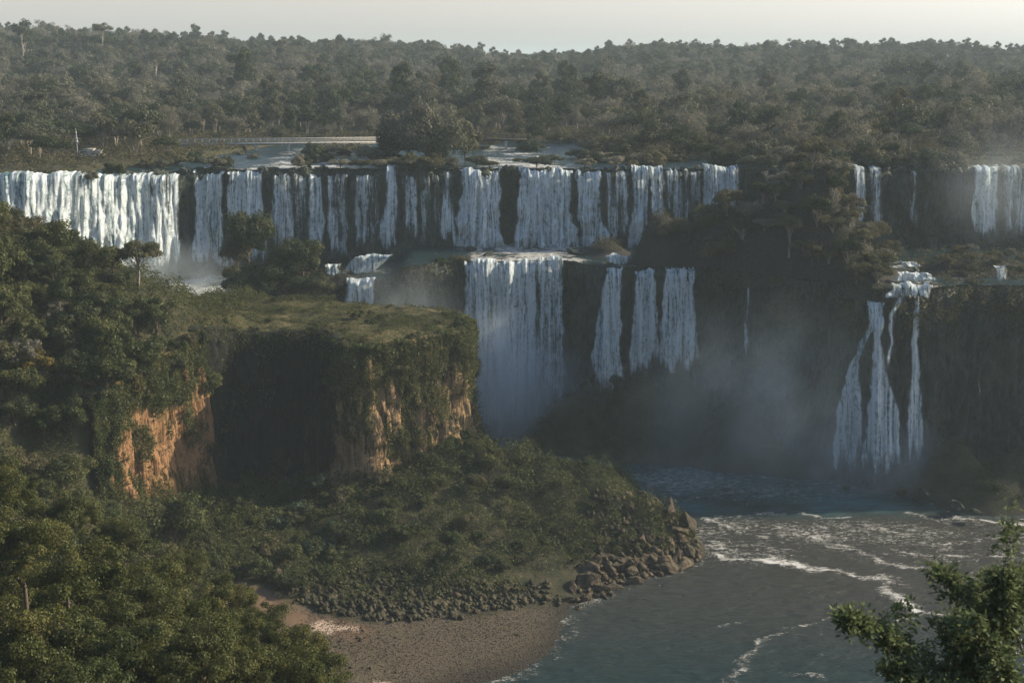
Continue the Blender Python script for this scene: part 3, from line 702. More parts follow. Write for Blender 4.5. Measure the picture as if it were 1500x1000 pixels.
HT = [proto_tree('hillside_tree', 100+i, 3.2, [4.6, 5.4, 4, 5, 4.4][i], [3.6, 4.2, 3.4, 4.6, 3.2][i], [22, 26, 20, 24, 22][i], 330, .30, 'leaf_green') for i in range(5)]
BU = [proto_tree('bush', 200+i, 1.5, 1.9, .75, 16, 260, .19, 'leaf_green', r0=.06, low=-.1) for i in range(4)]
FT = [proto_tree('forest_tree', 300+i, [4.8, 3.0, 4.4, 4.0, 5.2][i], [4.0, 11, 7, 9, 6][i], [8.5, 8.5, 7.5, 7.5, 7.5][i], [22, 26, 17, 30, 28][i], 170, .48, 'leaf_far', bark='bark_pale', r0=.2, flat=[.5, .95, .8, .8, .55][i], lobe=(.18, .44), spr=(.25, .86)) for i in range(5)]
BT = [proto_tree('forest_tree', 330+i, 4.3, [7, 9][i], 8.0, 20, 130, .9, 'leaf_grey', bark='bark_pale', r0=.22, twig=True, lobe=(.2, .45), spr=(.25, .85)) for i in range(2)]
NTt = [proto_tree('hillside_tree', 400+i, 3.6, 6, 5.0, 60, 520, .18, 'leaf_near', r0=.16, flat=.7, base=-14, lobe=(.12, .32), spr=(.35, 1.0)) for i in range(3)]
TR = [proto_tree('islet_tree', 500+i, 2.8, [3.0, 3.6, 2.6][i], [4.2, 4.8, 3.6][i], 20, 240, .34, 'leaf_brown', r0=.16, flat=.55, bark='bark_pale') for i in range(3)]

DM = [proto_tree('bush', 600+i, 4.0, 6.4, 2.6, 30, 420, .36, 'leaf_dark', r0=.2, flat=.9, low=-.25) for i in range(3)]
# labels that single things out: by look, by where they stand, and by their order there
ORD = ['first', 'second', 'third', 'fourth', 'fifth', 'sixth', 'seventh', 'eighth', 'ninth', 'tenth', 'eleventh', 'twelfth', 'thirteenth', 'fourteenth', 'fifteenth', 'sixteenth',
       'seventeenth', 'eighteenth', 'nineteenth', 'twentieth', 'twenty-first', 'twenty-second', 'twenty-third', 'twenty-fourth', 'twenty-fifth', 'twenty-sixth', 'twenty-seventh', 'twenty-eighth', 'twenty-ninth', 'thirtieth',
       'thirty-first', 'thirty-second', 'thirty-third', 'thirty-fourth', 'thirty-fifth', 'thirty-sixth', 'thirty-seventh', 'thirty-eighth', 'thirty-ninth', 'fortieth']
REG = []
def reg(o, look, where): REG.append((o, look, where)); return o
def flush_labels():
    from collections import defaultdict
    D = defaultdict(list)
    for o, look, where in REG: D[(look, where)].append(o)
    for (look, where), L in D.items():
        L.sort(key=lambda o: o.location.x/max(o.location.y, 1))
        for i, o in enumerate(L):
            o['label'] = f'{look} {where}' if len(L) == 1 else f'{look} {where}, {ORD[min(i, 39)]} such from left'
    REG.clear()
def scatter(n, x0, x1, y0, y1, test, dmin, rg, tries=40):
    P = np.zeros((0, 2)); out = []
    for _ in range(n*tries):
        if len(out) >= n: break
        q = (rg.uniform(x0, x1), rg.uniform(y0, y1))
        dm = dmin(q) if callable(dmin) else dmin
        if len(P) and (((P-q)**2).sum(1) < dm*dm).any(): continue
        if not test(*q): continue
        out.append(q); P = np.array(out)
    return out
def pix(x, y, z):
    d = y*math.cos(PITCH)+(CAMZ-z)*math.sin(PITCH); up = y*math.sin(PITCH)-(CAMZ-z)*math.cos(PITCH)
    return 750+FPX*x/d, 500-FPX*up/d
_hx = np.arange(-190, 190.5, .6); _hy = np.arange(-20, 441, .6)
_HG = H(*np.meshgrid(_hx, _hy))
def Hs(x, y):
    i = min(max((x+190)/.6, 0), len(_hx)-1.01); j = min(max((y+20)/.6, 0), len(_hy)-1.01); a, b = int(i), int(j); i -= a; j -= b
    return float((_HG[b, a]*(1-i)+_HG[b, a+1]*i)*(1-j)+(_HG[b+1, a]*(1-i)+_HG[b+1, a+1]*i)*j)
def inpoly(px, py, poly): return polyd(np.array([px]), np.array([py]), poly)[0] > 0

# -------------------------------------------- headland cliffs
i_o = int(np.argmin(((RIMS-np.array([-53.4, 207.0]))**2).sum(1))); i_c = int(np.argmin(((RIMS-np.array([-30.4, 206.0]))**2).sum(1)))
i_s = int(np.argmin(((RIMS-np.array([-64.0, 178.5]))**2).sum(1)))
w_or = wall('cliff', RIMS[i_s:i_o+1], Lf, lambda x, y: np.maximum(fU(x, y), Lf(x, y))-.5, M['rock_orange'], 51, .8, .8, .3, .3, skirt=1.2, outw=.6, label='bare orange and yellow rock face half hidden by trees, left of the dark hollow')[1]
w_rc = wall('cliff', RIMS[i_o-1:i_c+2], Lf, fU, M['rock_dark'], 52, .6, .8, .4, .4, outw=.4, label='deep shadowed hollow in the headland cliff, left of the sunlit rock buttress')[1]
w_rt = wall('cliff', RIMS[i_c:], Lf, fU, M['rock_warm'], 53, 1.0, 1.1, .25, .3, skirt=1.8, outw=.7, label='sunlit brown buttress cliff of the headland hung with bushes')[1]
def wall_leaves(W, dens, mask, size, lift, rg, up=.4):
    X, Y, Z, nx, ny, U, t = W
    keep = rg.random(X.shape)*1.0 < mask(X, Y, Z, np.broadcast_to(t, X.shape), U)
    idx = np.argwhere(keep)
    idx = idx[rg.integers(0, len(idx), int(len(idx)*dens))]
    i, j = idx[:, 0], idx[:, 1]
    clump = np.clip(fbm(U[i, j]*.55, Z[i, j]*.45, octv=3, seed=61)+.35, 0, 1.5)
    off = lift*(.1+clump*rg.random(len(i))**.6)
    p = np.stack([X[i, j]+nx[j]*off, Y[i, j]+ny[j]*off, Z[i, j]+rg.normal(size=len(i))*.25-off*.15], 1)+rg.normal(size=(len(i), 3))*.18
    n = np.stack([nx[j], ny[j], np.full(len(i), up)], 1)
    return leaf_quads(p, size*rg.uniform(.6, 1.4, len(i)), rg, n, .4, .6)
rg = np.random.default_rng(31)
tN = lambda U, Z, s: fbm(U*.35, Z*.14, octv=4, seed=s)
lv = wall_leaves(w_rt, 7, lambda X, Y, Z, t, U: np.where(t > .66+.34*tN(U, Z, 71), .95, np.where((tN(U, Z, 72) > .08), .75, .07)), .30, 1.3, rg)
v2 = wall_leaves(w_rt, 2, lambda X, Y, Z, t, U: (t > .9)*.9, .35, 1.6, rg, .8)
tag(link('hanging_plants', mesh('hanging_plants', *join([lv, v2]), M['leaf_green'])), 'green creepers and bushes clinging to the sunlit buttress of the headland', 'creepers', kind='stuff')
lv = wall_leaves(w_or, 9, lambda X, Y, Z, t, U: np.where((t > .68+.26*tN(U, Z, 73)) | (U < 2.5+1.5*tN(U*.1, Z*3, 79)), .95, np.where((tN(U, Z, 74) > .24), .7, .03)), .30, 1.0, rg)
tag(link('hanging_plants', mesh('hanging_plants', *lv, M['leaf_green'])), 'green creepers fringing the orange rock face', 'creepers', kind='stuff')
lv = wall_leaves(w_rc, 5, lambda X, Y, Z, t, U: np.where(t > .88+.12*tN(U, Z, 75), .9, np.where(tN(U, Z, 76) > .5, .3, .01)), .30, .9, rg)
tag(link('hanging_plants', mesh('hanging_plants', *lv, M['leaf_green'])), 'grass and creepers overhanging the shadowed hollow', 'creepers', kind='stuff')
for Wl, s, lab in ((upper_wall, 81, 'dark moss and ferns on the wet cliff of the upper row'), (lower_wall, 82, 'dark moss and ferns on the wet cliff of the lower row')):
    lv = wall_leaves(Wl[1], 2.2, lambda X, Y, Z, t, U: np.where((fbm(U*.12, Z*.1, octv=3, seed=s) > .28) | (t > .93), .5, .02), .42, .8, rg)
    tag(link('cliff_plants', mesh('cliff_plants', *lv, M['leaf_dark'])), lab, 'moss', kind='stuff')

lv = wall_leaves(lower_wall[1], 5, lambda X, Y, Z, t, U: np.where((t > .84+.14*fbm(U*.2, 0, seed=83)) & (X > 40), .8, 0), .42, 1.9, rg)
v2 = wall_leaves(lower_wall[1], 5, lambda X, Y, Z, t, U: np.where((t > .86+.12*fbm(U*.2, 0, seed=84)) & (X < -9), .8, 0), .42, 1.5, rg)
tag(link('hanging_plants', mesh('hanging_plants', *join([lv, v2]), M['leaf_brown'])), 'brown brush hanging over the brink of the dark lower cliff', 'creepers', kind='stuff')
# -------------------------------------------- ground cover
def cover(name, label, mat, n, x0, x1, y0, y1, size, mound, test, aspect=.55, seed=1, upb=.8, zlim=3.0):
    rg = np.random.default_rng(seed)
    x = rg.uniform(x0, x1, n); y = rg.uniform(y0, y1, n); z = H(x, y)
    zs = np.abs(H(x+.7, y)-z)+np.abs(H(x, y+.7)-z)
    k = test(x, y, z) & (zs < zlim); x, y, z = x[k], y[k], z[k]
    m = np.clip(fbm(x*.42, y*.42, octv=3, seed=seed+1)+.45, 0, 2)
    p = np.stack([x, y, z+m*mound*rg.random(len(x))**.35], 1)
    nn = np.tile([0, 0, 1.0], (len(x), 1))
    o = link(name, mesh(name, *leaf_quads(p, size*rg.uniform(.6, 1.4, len(x)), rg, nn, upb, aspect), M[mat]))
    return tag(o, label, name.replace('_', ' '), kind='stuff')
BP = [tuple(Pz(*p, 2)[:2]) for p in [(340, 862), (420, 880), (450, 892), (520, 900), (700, 872), (820, 858), (868, 872), (880, 960), (760, 1120), (400, 1120), (440, 960), (390, 915), (345, 895)]]
def land_ok(x, y, z):
    return (z > .6) & (polyd(x, y, BP) < 0)
def is_head(x, y): return polyd(x, y, POLY) > .6
cover('undergrowth', 'low green scrub covering the slope of the headland foot', 'leaf_green', 330000, -60, 34, 168, 250, .30, 2.3, lambda x, y, z: land_ok(x, y, z) & ~is_head(x, y) & (y < Yl(x)-1) & (z < 20) & (rng.random(len(x)) < ss(.8, 3.5, z+.9*fbm(x*.2, y*.2, seed=3))), seed=3)
cover('undergrowth', 'tangled brown and green scrub under the hillside trees', 'leaf_green', 560000, -112, -18, 60, 246, .36, 2.6, lambda x, y, z: land_ok(x, y, z) & ((x < -51) | ~is_head(x, y)) & ((z > 20) | (x < -40)) & (y > 55), seed=5, zlim=7.0)
cover('undergrowth', 'dark scrub on the ground between the terrace rocks', 'leaf_brown', 230000, -62, 130, 228, 290, .34, 1.1, lambda x, y, z: (z > np.where(x > 44, 38.05, ZT(x)+1.2)) & ~((x > 72) & (x < 83.5)) & (y < Yu(x)-.5) & (y > Yl(x)), seed=8, zlim=9)
cover('undergrowth', 'dark wet scrub on the mounds at the foot of the lower waterfalls', 'leaf_dark', 150000, -5, 125, 205, 262, .32, 1.0, lambda x, y, z: (z > 1.5) & (y < Yl(x)-2), seed=9)
cover('undergrowth', 'scrub on the islets and banks of the river above the falls', 'leaf_brown', 260000, -130, 150, 262, 400, .5, 1.8, lambda x, y, z: (z > 56.4) & (y > Yu(x)), seed=10)
cover('meadow_grass', 'short dry and green grass on the flat top of the headland', 'grass', 150000, -56, -5, 202, 248, .19, .4, lambda x, y, z: is_head(x, y), aspect=.3, seed=12, upb=.1)
cover('tussocks', 'tall green tussocks and low scrub scattered over the headland top', 'leaf_green', 130000, -56, -5, 202, 248, .26, 1.0, lambda x, y, z: is_head(x, y) & (fbm(x*.3, y*.45, octv=3, seed=15) > .22-.5*ss(3.5, .8, polyd(x, y, POLY))), seed=14)
cover('slope_grass', 'bright green grass on the tip of the peninsula', 'grass_green', 90000, 0, 34, 185, 235, .24, .8, lambda x, y, z: (z > 2.6) & land_ok(x, y, z) & (y < Yl(x)-3), aspect=.3, seed=13, upb=.2)

# -------------------------------------------- hillside trees (left)
rg = np.random.default_rng(21)
def hill_test(x, y):
    z = Hs(x, y)
    if z < 2.5: return False
    px, py = pix(x, y, z+3)
    if px < -60 or py > 1040: return False
    if polyd(np.array([x]), np.array([y]), BP)[0] > -1.5: return False
    s = polyd(np.array([x]), np.array([y]), POLY)[0]
    if -6 < s < 1.0 and x > -64 and y > 175: return False          # keep the rock faces clear
    if s <= -6 and x > -51: return False
    if s > 1.5 and x > -50.5-(y-205)*.0: return False
    if y > 232: return False
    pt = pix(x, y, z+5.5)[1]
    pe = px+26
    if pt < (290+pe*.36 if pe < 205 else 372+(pe-205)*1.1): return False
    if 165 < px < 310 and 590 < pix(x, y, z+5.5)[1] < 735 : return False
    return True
pts = scatter(250, -105, -30, 108, 234, hill_test, 3.5, rg, 80)
looks = [('leaf_green', 'olive green bushy tree'), ('leaf_dark', 'dark green dense tree'), ('leaf_brown', 'brownish thin crowned tree'), ('leaf_green', 'tall olive green tree')]
for q in pts:
    z = Hs(*q); i = rg.choice(4, p=[.42, .2, .2, .18]) if q[1] > 165 else rg.choice(4, p=[.25, .12, .5, .13])
    s = rg.uniform(.85, 1.4); px, py = pix(q[0], q[1], z+3)
    low = 0.25 if q[1] > 165 else .5
    if q[1] < 172: s *= .85
    e = place_tree(HT[rg.integers(5)], (q[0], q[1], z-1.5*s-low), (s*rg.uniform(.9, 1.2), s*rg.uniform(.9, 1.2), s*(1.2 if i == 3 else .95)), rg.uniform(0, 6.28), looks[i][0], group='trees on the wooded hillside')
    where = ('below the sunlit curtain waterfall' if py < 430 else 'above the orange rock face' if py < 600 else 'beside the orange rock face' if py < 740 else 'behind the beach')
    reg(e, looks[i][1], where)
# the spreading tree that stands out against the foam, and the yellow one
q = PY(203, 435, 205); e = place_tree(TR[1], (q[0], q[1], Hs(q[0], q[1])-.3), 1.25, 1.0, 'leaf_brown', 'spreading flat topped tree leaning out over the white foaming pool', group='trees on the wooded hillside', tilt=.1)
q = PY(165, 400, 206); e = place_tree(HT[0], (q[0], q[1], Hs(q[0], q[1])-.5), .9, 1.0, 'leaf_brown', 'brownish round tree just behind the spreading flat topped tree', group='trees on the wooded hillside')
q = PY(35, 350, 182); e = place_tree(HT[3], (q[0], q[1], Hs(q[0], q[1])-1.6), (1.1, 1.1, 1.0), 2.0, 'leaf_yellow', 'tree with yellowing leaves on the hilltop at the left edge', group='trees on the wooded hillside')
for px, py, D, s, lab in [(20, 325, 182, 1.0, 'pale grey tree poking up in front of the curtain waterfall at the left edge'), (75, 345, 190, .8, 'pale grey tree in front of the curtain waterfall, right of another pale one')]:
    q = PY(px, py, D); place_tree(HT[1], (q[0], q[1], Hs(q[0], q[1])-1.5), s, 1.0, 'leaf_grey', lab, group='trees on the wooded hillside')
# dark trees at the lip of the hollow
for px, py, D, s, m_, lab in [(262, 560, 203, 1.25, 'leaf_dark', 'dark green tree hanging over the top of the orange rock face'), (300, 560, 207, 1.15, 'leaf_green', 'small olive tree at the left edge of the shadowed hollow'), (225, 560, 196, 1.1, 'leaf_green', 'olive tree on the rim left of the orange rock face'),
                              (330, 505, 214, 1.0, 'leaf_brown', 'small brown tree at the top corner of the shadowed hollow')]:
    q = PY(px, py, D); place_tree(HT[2], (q[0], q[1], q[2]-3.2*s), s, px, m_, lab, group='trees on the wooded hillside')

# -------------------------------------------- near trees, bottom left corner
near = [(30, 800, 92, 1.0, 0), (120, 850, 84, 1.0, 1), (215, 865, 92, .95, 1), (60, 930, 74, 1.0, 0), (160, 960, 72, 1.0, 2), (275, 915, 88, .9, 0), (345, 945, 92, .85, 0), (400, 985, 88, .75, 2), (250, 990, 76, 1.0, 1), (440, 1030, 92, .7, 0), (10, 1010, 66, 1.0, 1), (345, 1030, 84, .9, 1), (-10, 720, 104, 1.0, 0), (90, 760, 108, .9, 2), (180, 790, 112, .85, 2), (270, 830, 116, .75, 2), (20, 870, 98, 1, 0), (120, 1030, 64, .9, 2), (330, 880, 104, .75, 1), (385, 915, 100, .7, 2), (425, 950, 92, .75, 0), (470, 1000, 88, .75, 2), (455, 975, 92, .7, 1), (500, 1030, 86, .7, 0), (420, 1000, 80, .9, 1), (370, 1010, 78, .9, 0), (300, 960, 70, .8, 2), (200, 900, 80, .9, 2)]
for i, (px, py, D, s, c) in enumerate(near):
    q = PY(px, py, D); m_, lk = [('leaf_near', 'yellow green large leaved tree'), ('leaf_near', 'yellow green large leaved tree'), ('leaf_green', 'deep green fine leaved tree')][c]
    e = place_tree(NTt[i % 3], (q[0], q[1], q[2]-5.2*s), s, i*1.7, m_, group='near trees in the bottom left corner'); reg(e, lk, 'in the near bottom left corner')

MROCKS = []
# -------------------------------------------- peninsula bushes
rg = np.random.default_rng(22)
def pen_test(x, y):
    z = Hs(x, y)
    if z < 2.2 or z > 16 or is_head(np.array([x]), np.array([y]))[0] or polyd(np.array([x]), np.array([y]), BP)[0] > -1: return False
    if x > 22-(y-190)*.2 or x < -50: return False
    return y < Yl(x)-4 and polyd(np.array([x]), np.array([y]), POLY)[0] < -1.2
pts = scatter(100, -50, 24, 172, 240, pen_test, 2.6, rg)
bl = [('leaf_green', 'green bush'), ('leaf_dark', 'dark green bush'), ('leaf_brown', 'brown bush'), ('grass_green', 'pale green bush')]
for q in pts:
    z = Hs(*q); i = rg.choice(4, p=[.40, .20, .2, .20]); s = rg.uniform(.75, 2.1) if q[0] < 0 else rg.uniform(.5, .95)
    e = place_tree(BU[rg.integers(4)], (q[0], q[1], z-.1), (s, s, s*rg.uniform(.75, 1.15)), rg.uniform(0, 6.28), bl[i][0], cat='bush', group='bushes on the peninsula', names=('stem', 'foliage'))
    px, py = pix(q[0], q[1], z)
    reg(e, bl[i][1], 'below the sunlit buttress' if px < 700 and py < 740 else 'on the slope above the rubble bank' if px < 700 else 'on the ridge of the peninsula' if py < 730 else 'on the front slope of the peninsula')
for i, (px, py, D, s, m_, lab) in enumerate([(440, 745, 196, 2.0, 'leaf_blue', 'tall blue green shrub reaching up in front of the shadowed hollow'), (400, 765, 192, 1.7, 'leaf_blue', 'blue green shrub, leftmost of the blue green thicket'), (495, 775, 189, 2.2, 'leaf_blue', 'broad blue green shrub in the middle of the thicket'),
        (545, 790, 186, 1.9, 'leaf_blue', 'blue green shrub at the right end of the thicket'), (470, 800, 184, 2.0, 'leaf_blue', 'low blue green shrub at the front of the thicket'), (340, 790, 187, 1.8, 'leaf_brown', 'rounded brown thicket below the dark hollow'), (390, 800, 183, 1.9, 'leaf_brown', 'second rounded brown thicket next to the blue green shrubs'),
        (425, 712, 200, 1.2, 'leaf_blue', 'spindly blue green treetop against the black hollow'), (465, 705, 200, 1.3, 'leaf_blue', 'blue green treetop at the right of the black hollow'), (300, 800, 180, 1.6, 'leaf_brown', 'brown thicket left of the two rounded ones')]):
    q = PY(px, py, D); place_tree(BU[i % 4], (q[0], q[1], q[2]-1.0*s), (s, s, s*(1.3 if px in (425, 465) else 1.0)), i, m_, lab, 'bush', 'bushes on the peninsula', ('stem', 'foliage'))
    if q[2]-1.0*s > Hs(q[0], q[1])+.5: place = None
# meadow rocks-like bushes
for px, py, z, s, m_, lab in [(403, 447, 33, .75, 'leaf_dark', 'dark shrub on the back edge of the meadow'), (325, 460, 33.5, .5, 'leaf_green', 'small shrub in the left part of the meadow'), (395, 476, 33, .55, 'leaf_green', 'small shrub in the middle of the meadow'), (350, 500, 33, .8, 'leaf_green', 'shrub at the meadow edge over the hollow'), (420, 497, 33, .7, 'leaf_green', 'bushy shrub at the meadow edge over the hollow'), (520, 470, 32.5, 1.2, 'leaf_green', 'large bush on the corner of the headland top'), (560, 472, 32.2, .9, 'leaf_green', 'bush on the rim of the headland, right of the large corner bush'),
        (600, 473, 32, .8, 'leaf_green', 'low bush on the middle of the headland rim'), (640, 476, 32, .8, 'leaf_brown', 'low brown bush on the headland rim'), (675, 478, 31.6, .8, 'leaf_green', 'bush on the right end of the headland top'), (545, 462, 32, .7, 'leaf_brown', 'brown bush on the back rim of the headland')]:
    q = Pz(px, py, z); place_tree(BU[int(px) % 4], (q[0], q[1], Hs(q[0], q[1])-.1), s, px, m_, lab, 'bush', 'shrubs on the headland top', ('stem', 'foliage'))

rg = np.random.default_rng(71)
rb = RIMS[i_c:-6]; sg = np.r_[0, np.cumsum(np.hypot(*np.diff(rb, axis=0).T))]
for k_ in range(20):
    u = rg.uniform(0, sg[-1]); x = np.interp(u, sg, rb[:, 0]); y = np.interp(u, sg, rb[:, 1]); i = min(int(np.searchsorted(sg, u)), len(rb)-2)
    t_ = rb[i+1]-rb[i]; t_ = t_/np.linalg.norm(t_); low = k_ % 3 == 0
    d = rg.uniform(1.0, 1.8) if low else rg.uniform(-1.6, .6); x += t_[1]*d; y -= t_[0]*d
    s = rg.uniform(.8, 1.5); z = float(fU(x, y))-(rg.uniform(1.5, 7) if low else .6*s)
    m_, lk = [('leaf_green', 'green shrub'), ('leaf_brown', 'brown shrub'), ('leaf_green', 'green shrub')][rg.integers(3)]
    e = place_tree(BU[rg.integers(4)], (x, y, z), (s, s, s*.9), rg.uniform(0, 6.28), m_, cat='bush', group='shrubs on the headland top', names=('stem', 'foliage'), tilt=0)
    reg(e, lk, 'rooted on the face of the sunlit buttress' if low else 'along the rim of the sunlit buttress')
rb = RIMS[i_o:i_c+1]; sg = np.r_[0, np.cumsum(np.hypot(*np.diff(rb, axis=0).T))]
for k_ in range(9):
    u = (k_+rg.random())/9*sg[-1]; x = np.interp(u, sg, rb[:, 0]); y = np.interp(u, sg, rb[:, 1])+rg.uniform(-.3, 2.2); s = rg.uniform(.5, 1.25)
    e = place_tree(BU[rg.integers(4)], (x, y, Hs(x, y+1)-.3), (s*1.2, s, s*.9), rg.uniform(0, 6.28), ['leaf_green', 'leaf_brown'][k_ % 2], cat='bush', group='shrubs on the headland top', names=('stem', 'foliage'))
    reg(e, ['green shrub', 'brown shrub'][k_ % 2], 'on the rim above the dark hollow')
rb = RIMS[i_s:i_o+2]; sg = np.r_[0, np.cumsum(np.hypot(*np.diff(rb, axis=0).T))]
for k_ in range(13):
    u = (k_+.5)/13*sg[-1]; x = np.interp(u, sg, rb[:, 0])+rg.uniform(-1.2, .5); y = np.interp(u, sg, rb[:, 1])+rg.uniform(-.5, .5); s = rg.uniform(1.0, 1.7)
    e = place_tree(BU[rg.integers(4)], (x, y, max(float(fU(x, y)), Hs(x, y))-rg.uniform(.3, 1.6)), (s, s, s), rg.uniform(0, 6.28), ['leaf_green', 'leaf_brown', 'leaf_dark'][k_ % 3], cat='bush', group='shrubs on the headland top', names=('stem', 'foliage'))
    reg(e, ['green shrub', 'brown shrub', 'dark shrub'][k_ % 3], 'on the rim of the orange rock face')
for k_ in range(16):
    q = Pz(rg.uniform(330, 660), rg.uniform(444, 486), 33); s = rg.uniform(.35, .9)
    if polyd(q[0], q[1], POLY) < 1: continue
    e = place_tree(BU[rg.integers(4)], (q[0], q[1], Hs(q[0], q[1])-.1), (s*1.2, s, s*.7), rg.uniform(0, 6.28), ['leaf_green', 'leaf_brown'][k_ % 2], cat='bush', group='shrubs on the headland top', names=('stem', 'foliage'))
    reg(e, ['small green shrub', 'small brown shrub'][k_ % 2], 'scattered on the meadow')
for k_ in range(22):
    q = Pz(rg.uniform(215, 500), rg.uniform(432, 446), 32.5); s = rg.uniform(.3, .9)
    MROCKS.append((q[0], q[1], s))
# -------------------------------------------- islands and terrace
for px, pt, w_, h_, D, m_, lab in [(362, 310, 76, 92, 257, 'leaf_dark', 'tall rounded bush tree, highest on the island in front of the waterfalls'), (440, 350, 76, 62, 258, 'leaf_dark', 'round domed bush tree on the right of the island'), (350, 388, 56, 50, 254, 'leaf_brown', 'lower misty bush on the left side of the island'),
        (395, 385, 70, 55, 254, 'leaf_dark', 'bush between the two domed bushes of the island'), (450, 398, 54, 40, 253, 'leaf_dark', 'low bush at the right foot of the island'), (372, 400, 60, 45, 252, 'leaf_dark', 'low bush at the front of the island'), (345, 335, 50, 60, 258, 'leaf_brown', 'bush on the left shoulder of the tallest bush tree'), (470, 408, 40, 34, 251, 'leaf_brown', 'small brown bush on the island edge beside the bright little waterfall'),
        (985, 318, 62, 34, 258, 'leaf_brown', 'brown grassy cap on the round rock mound'), (1046, 299, 66, 62, 258, 'leaf_brown', 'square topped brown shrub on the mound below the strand waterfall'), (1078, 318, 34, 40, 256, 'leaf_dark', 'dark shrub on the right side of the shrub topped mound'), (1060, 345, 70, 44, 254, 'leaf_brown', 'pale brown shrub low on the shrub topped mound')]:
    D -= 1; q = PY(px, pt, D); sx = w_/FPX*D*1.12/8.4; sz = h_/FPX*D/6.2
    place_tree(DM[int(px) % 3], (q[0], q[1], q[2]-6.0*sz), (sx, sx, sz), px, m_, lab, 'bush', 'bushes on the islands between the falls', ('stem', 'foliage'))
rg = np.random.default_rng(23)
def isl_test(x, y):
    z = Hs(x, y); px, py = pix(x, y, z)
    if x < 50: return z > 41 and y < Yu(x)-2 and y > Yl(x)+1 and x > 44
    if 1300 < px < 1375: return False
    return y > Yl(x)+.8 and y < Yu(x)-4 and z > 38.3
pts = scatter(95, 44, 112, 228, 284, isl_test, 3.1, rg)
for q in pts:
    z = Hs(*q); s = rg.uniform(.7, 1.25); px, py = pix(q[0], q[1], z+2); 
    if px > 1330: s *= .5
    m_, lk = [('leaf_brown', 'brown spreading tree'), ('leaf_grey', 'pale grey brown tree'), ('leaf_dark', 'dark spreading tree')][rg.choice(3, p=[.6, .15, .25])]
    e = place_tree(TR[rg.integers(3)], (q[0], q[1], z-1.6*s), s, rg.uniform(0, 6.28), m_, group='trees on the wooded ledge between the falls')
    reg(e, lk, 'on the upper part of the wooded ledge' if py < 320 else 'right of the white rapids' if px > 1330 else 'on the left of the wooded ledge' if px < 1160 else 'on the right of the wooded ledge')
for px, pt, D, s, lab in [(1195, 262, 262, 1.35, 'tall flat crowned tree standing above the wooded ledge'), (1215, 280, 258, 1.1, 'tree with a bare pale trunk beside the tallest flat crowned tree'), (1160, 270, 268, .8, 'thin brown tree clinging to the rim right of the strand waterfall'), (1155, 300, 266, .6, 'hanging brown tree below the rim on the dark cliff')]:
    q = PY(px, pt, D); place_tree(TR[1], (q[0], q[1], q[2]-6*s), s, px, 'leaf_brown', lab, group='trees on the wooded ledge between the falls')
# shrubs along the brink and on the mounds below
def belt(n, f, dens_test, lk, where, grp, size, mats, seed, jit=1.5, dz=-.3):
    rg = np.random.default_rng(seed); out = 0
    for k_ in range(n*6):
        if out >= n: break
        x, y = f(rg)
        if not dens_test(x, y): continue
        z = Hs(x, y); s = rg.uniform(*size); c = rg.integers(len(mats))
        e = place_tree(BU[rg.integers(4)], (x, y, z+dz*s), (s*rg.uniform(.9, 1.3), s, s*rg.uniform(.6, 1)), rg.uniform(0, 6.28), mats[c][0], cat='bush', group=grp, names=('stem', 'foliage'))
        reg(e, mats[c][1]+' '+lk, where(x, y)); out += 1
belt(18, lambda r: (lambda x: (x, float(Yl(x))+r.uniform(.2, 2.5)))(r.choice([r.uniform(-25, -10), r.uniform(19, 23), r.uniform(44, 80), r.uniform(44, 80), r.uniform(86, 108)])), lambda x, y: not 1305 < pix(x, y, 38)[0] < 1372, 'shrub', lambda x, y: 'on the brink above the misty cliff' if x < 0 else 'on the brink of the dark lower cliff', 'shrubs on the brink of the lower cliff', (.8, 1.6), [('leaf_brown', 'brown'), ('leaf_dark', 'dark')], 41)
belt(15, lambda r: (r.uniform(0, 112), r.uniform(210, 258)), lambda x, y: Hs(x, y) > 3 and y < Yl(x)-3, 'bush', lambda x, y: 'on the wet mound below the waterfalls' if x < 62 else 'on the dark rocks at the lower right', 'bushes at the foot of the lower cliff', (.8, 1.7), [('leaf_dark', 'dark'), ('leaf_dark', 'dark')], 42)

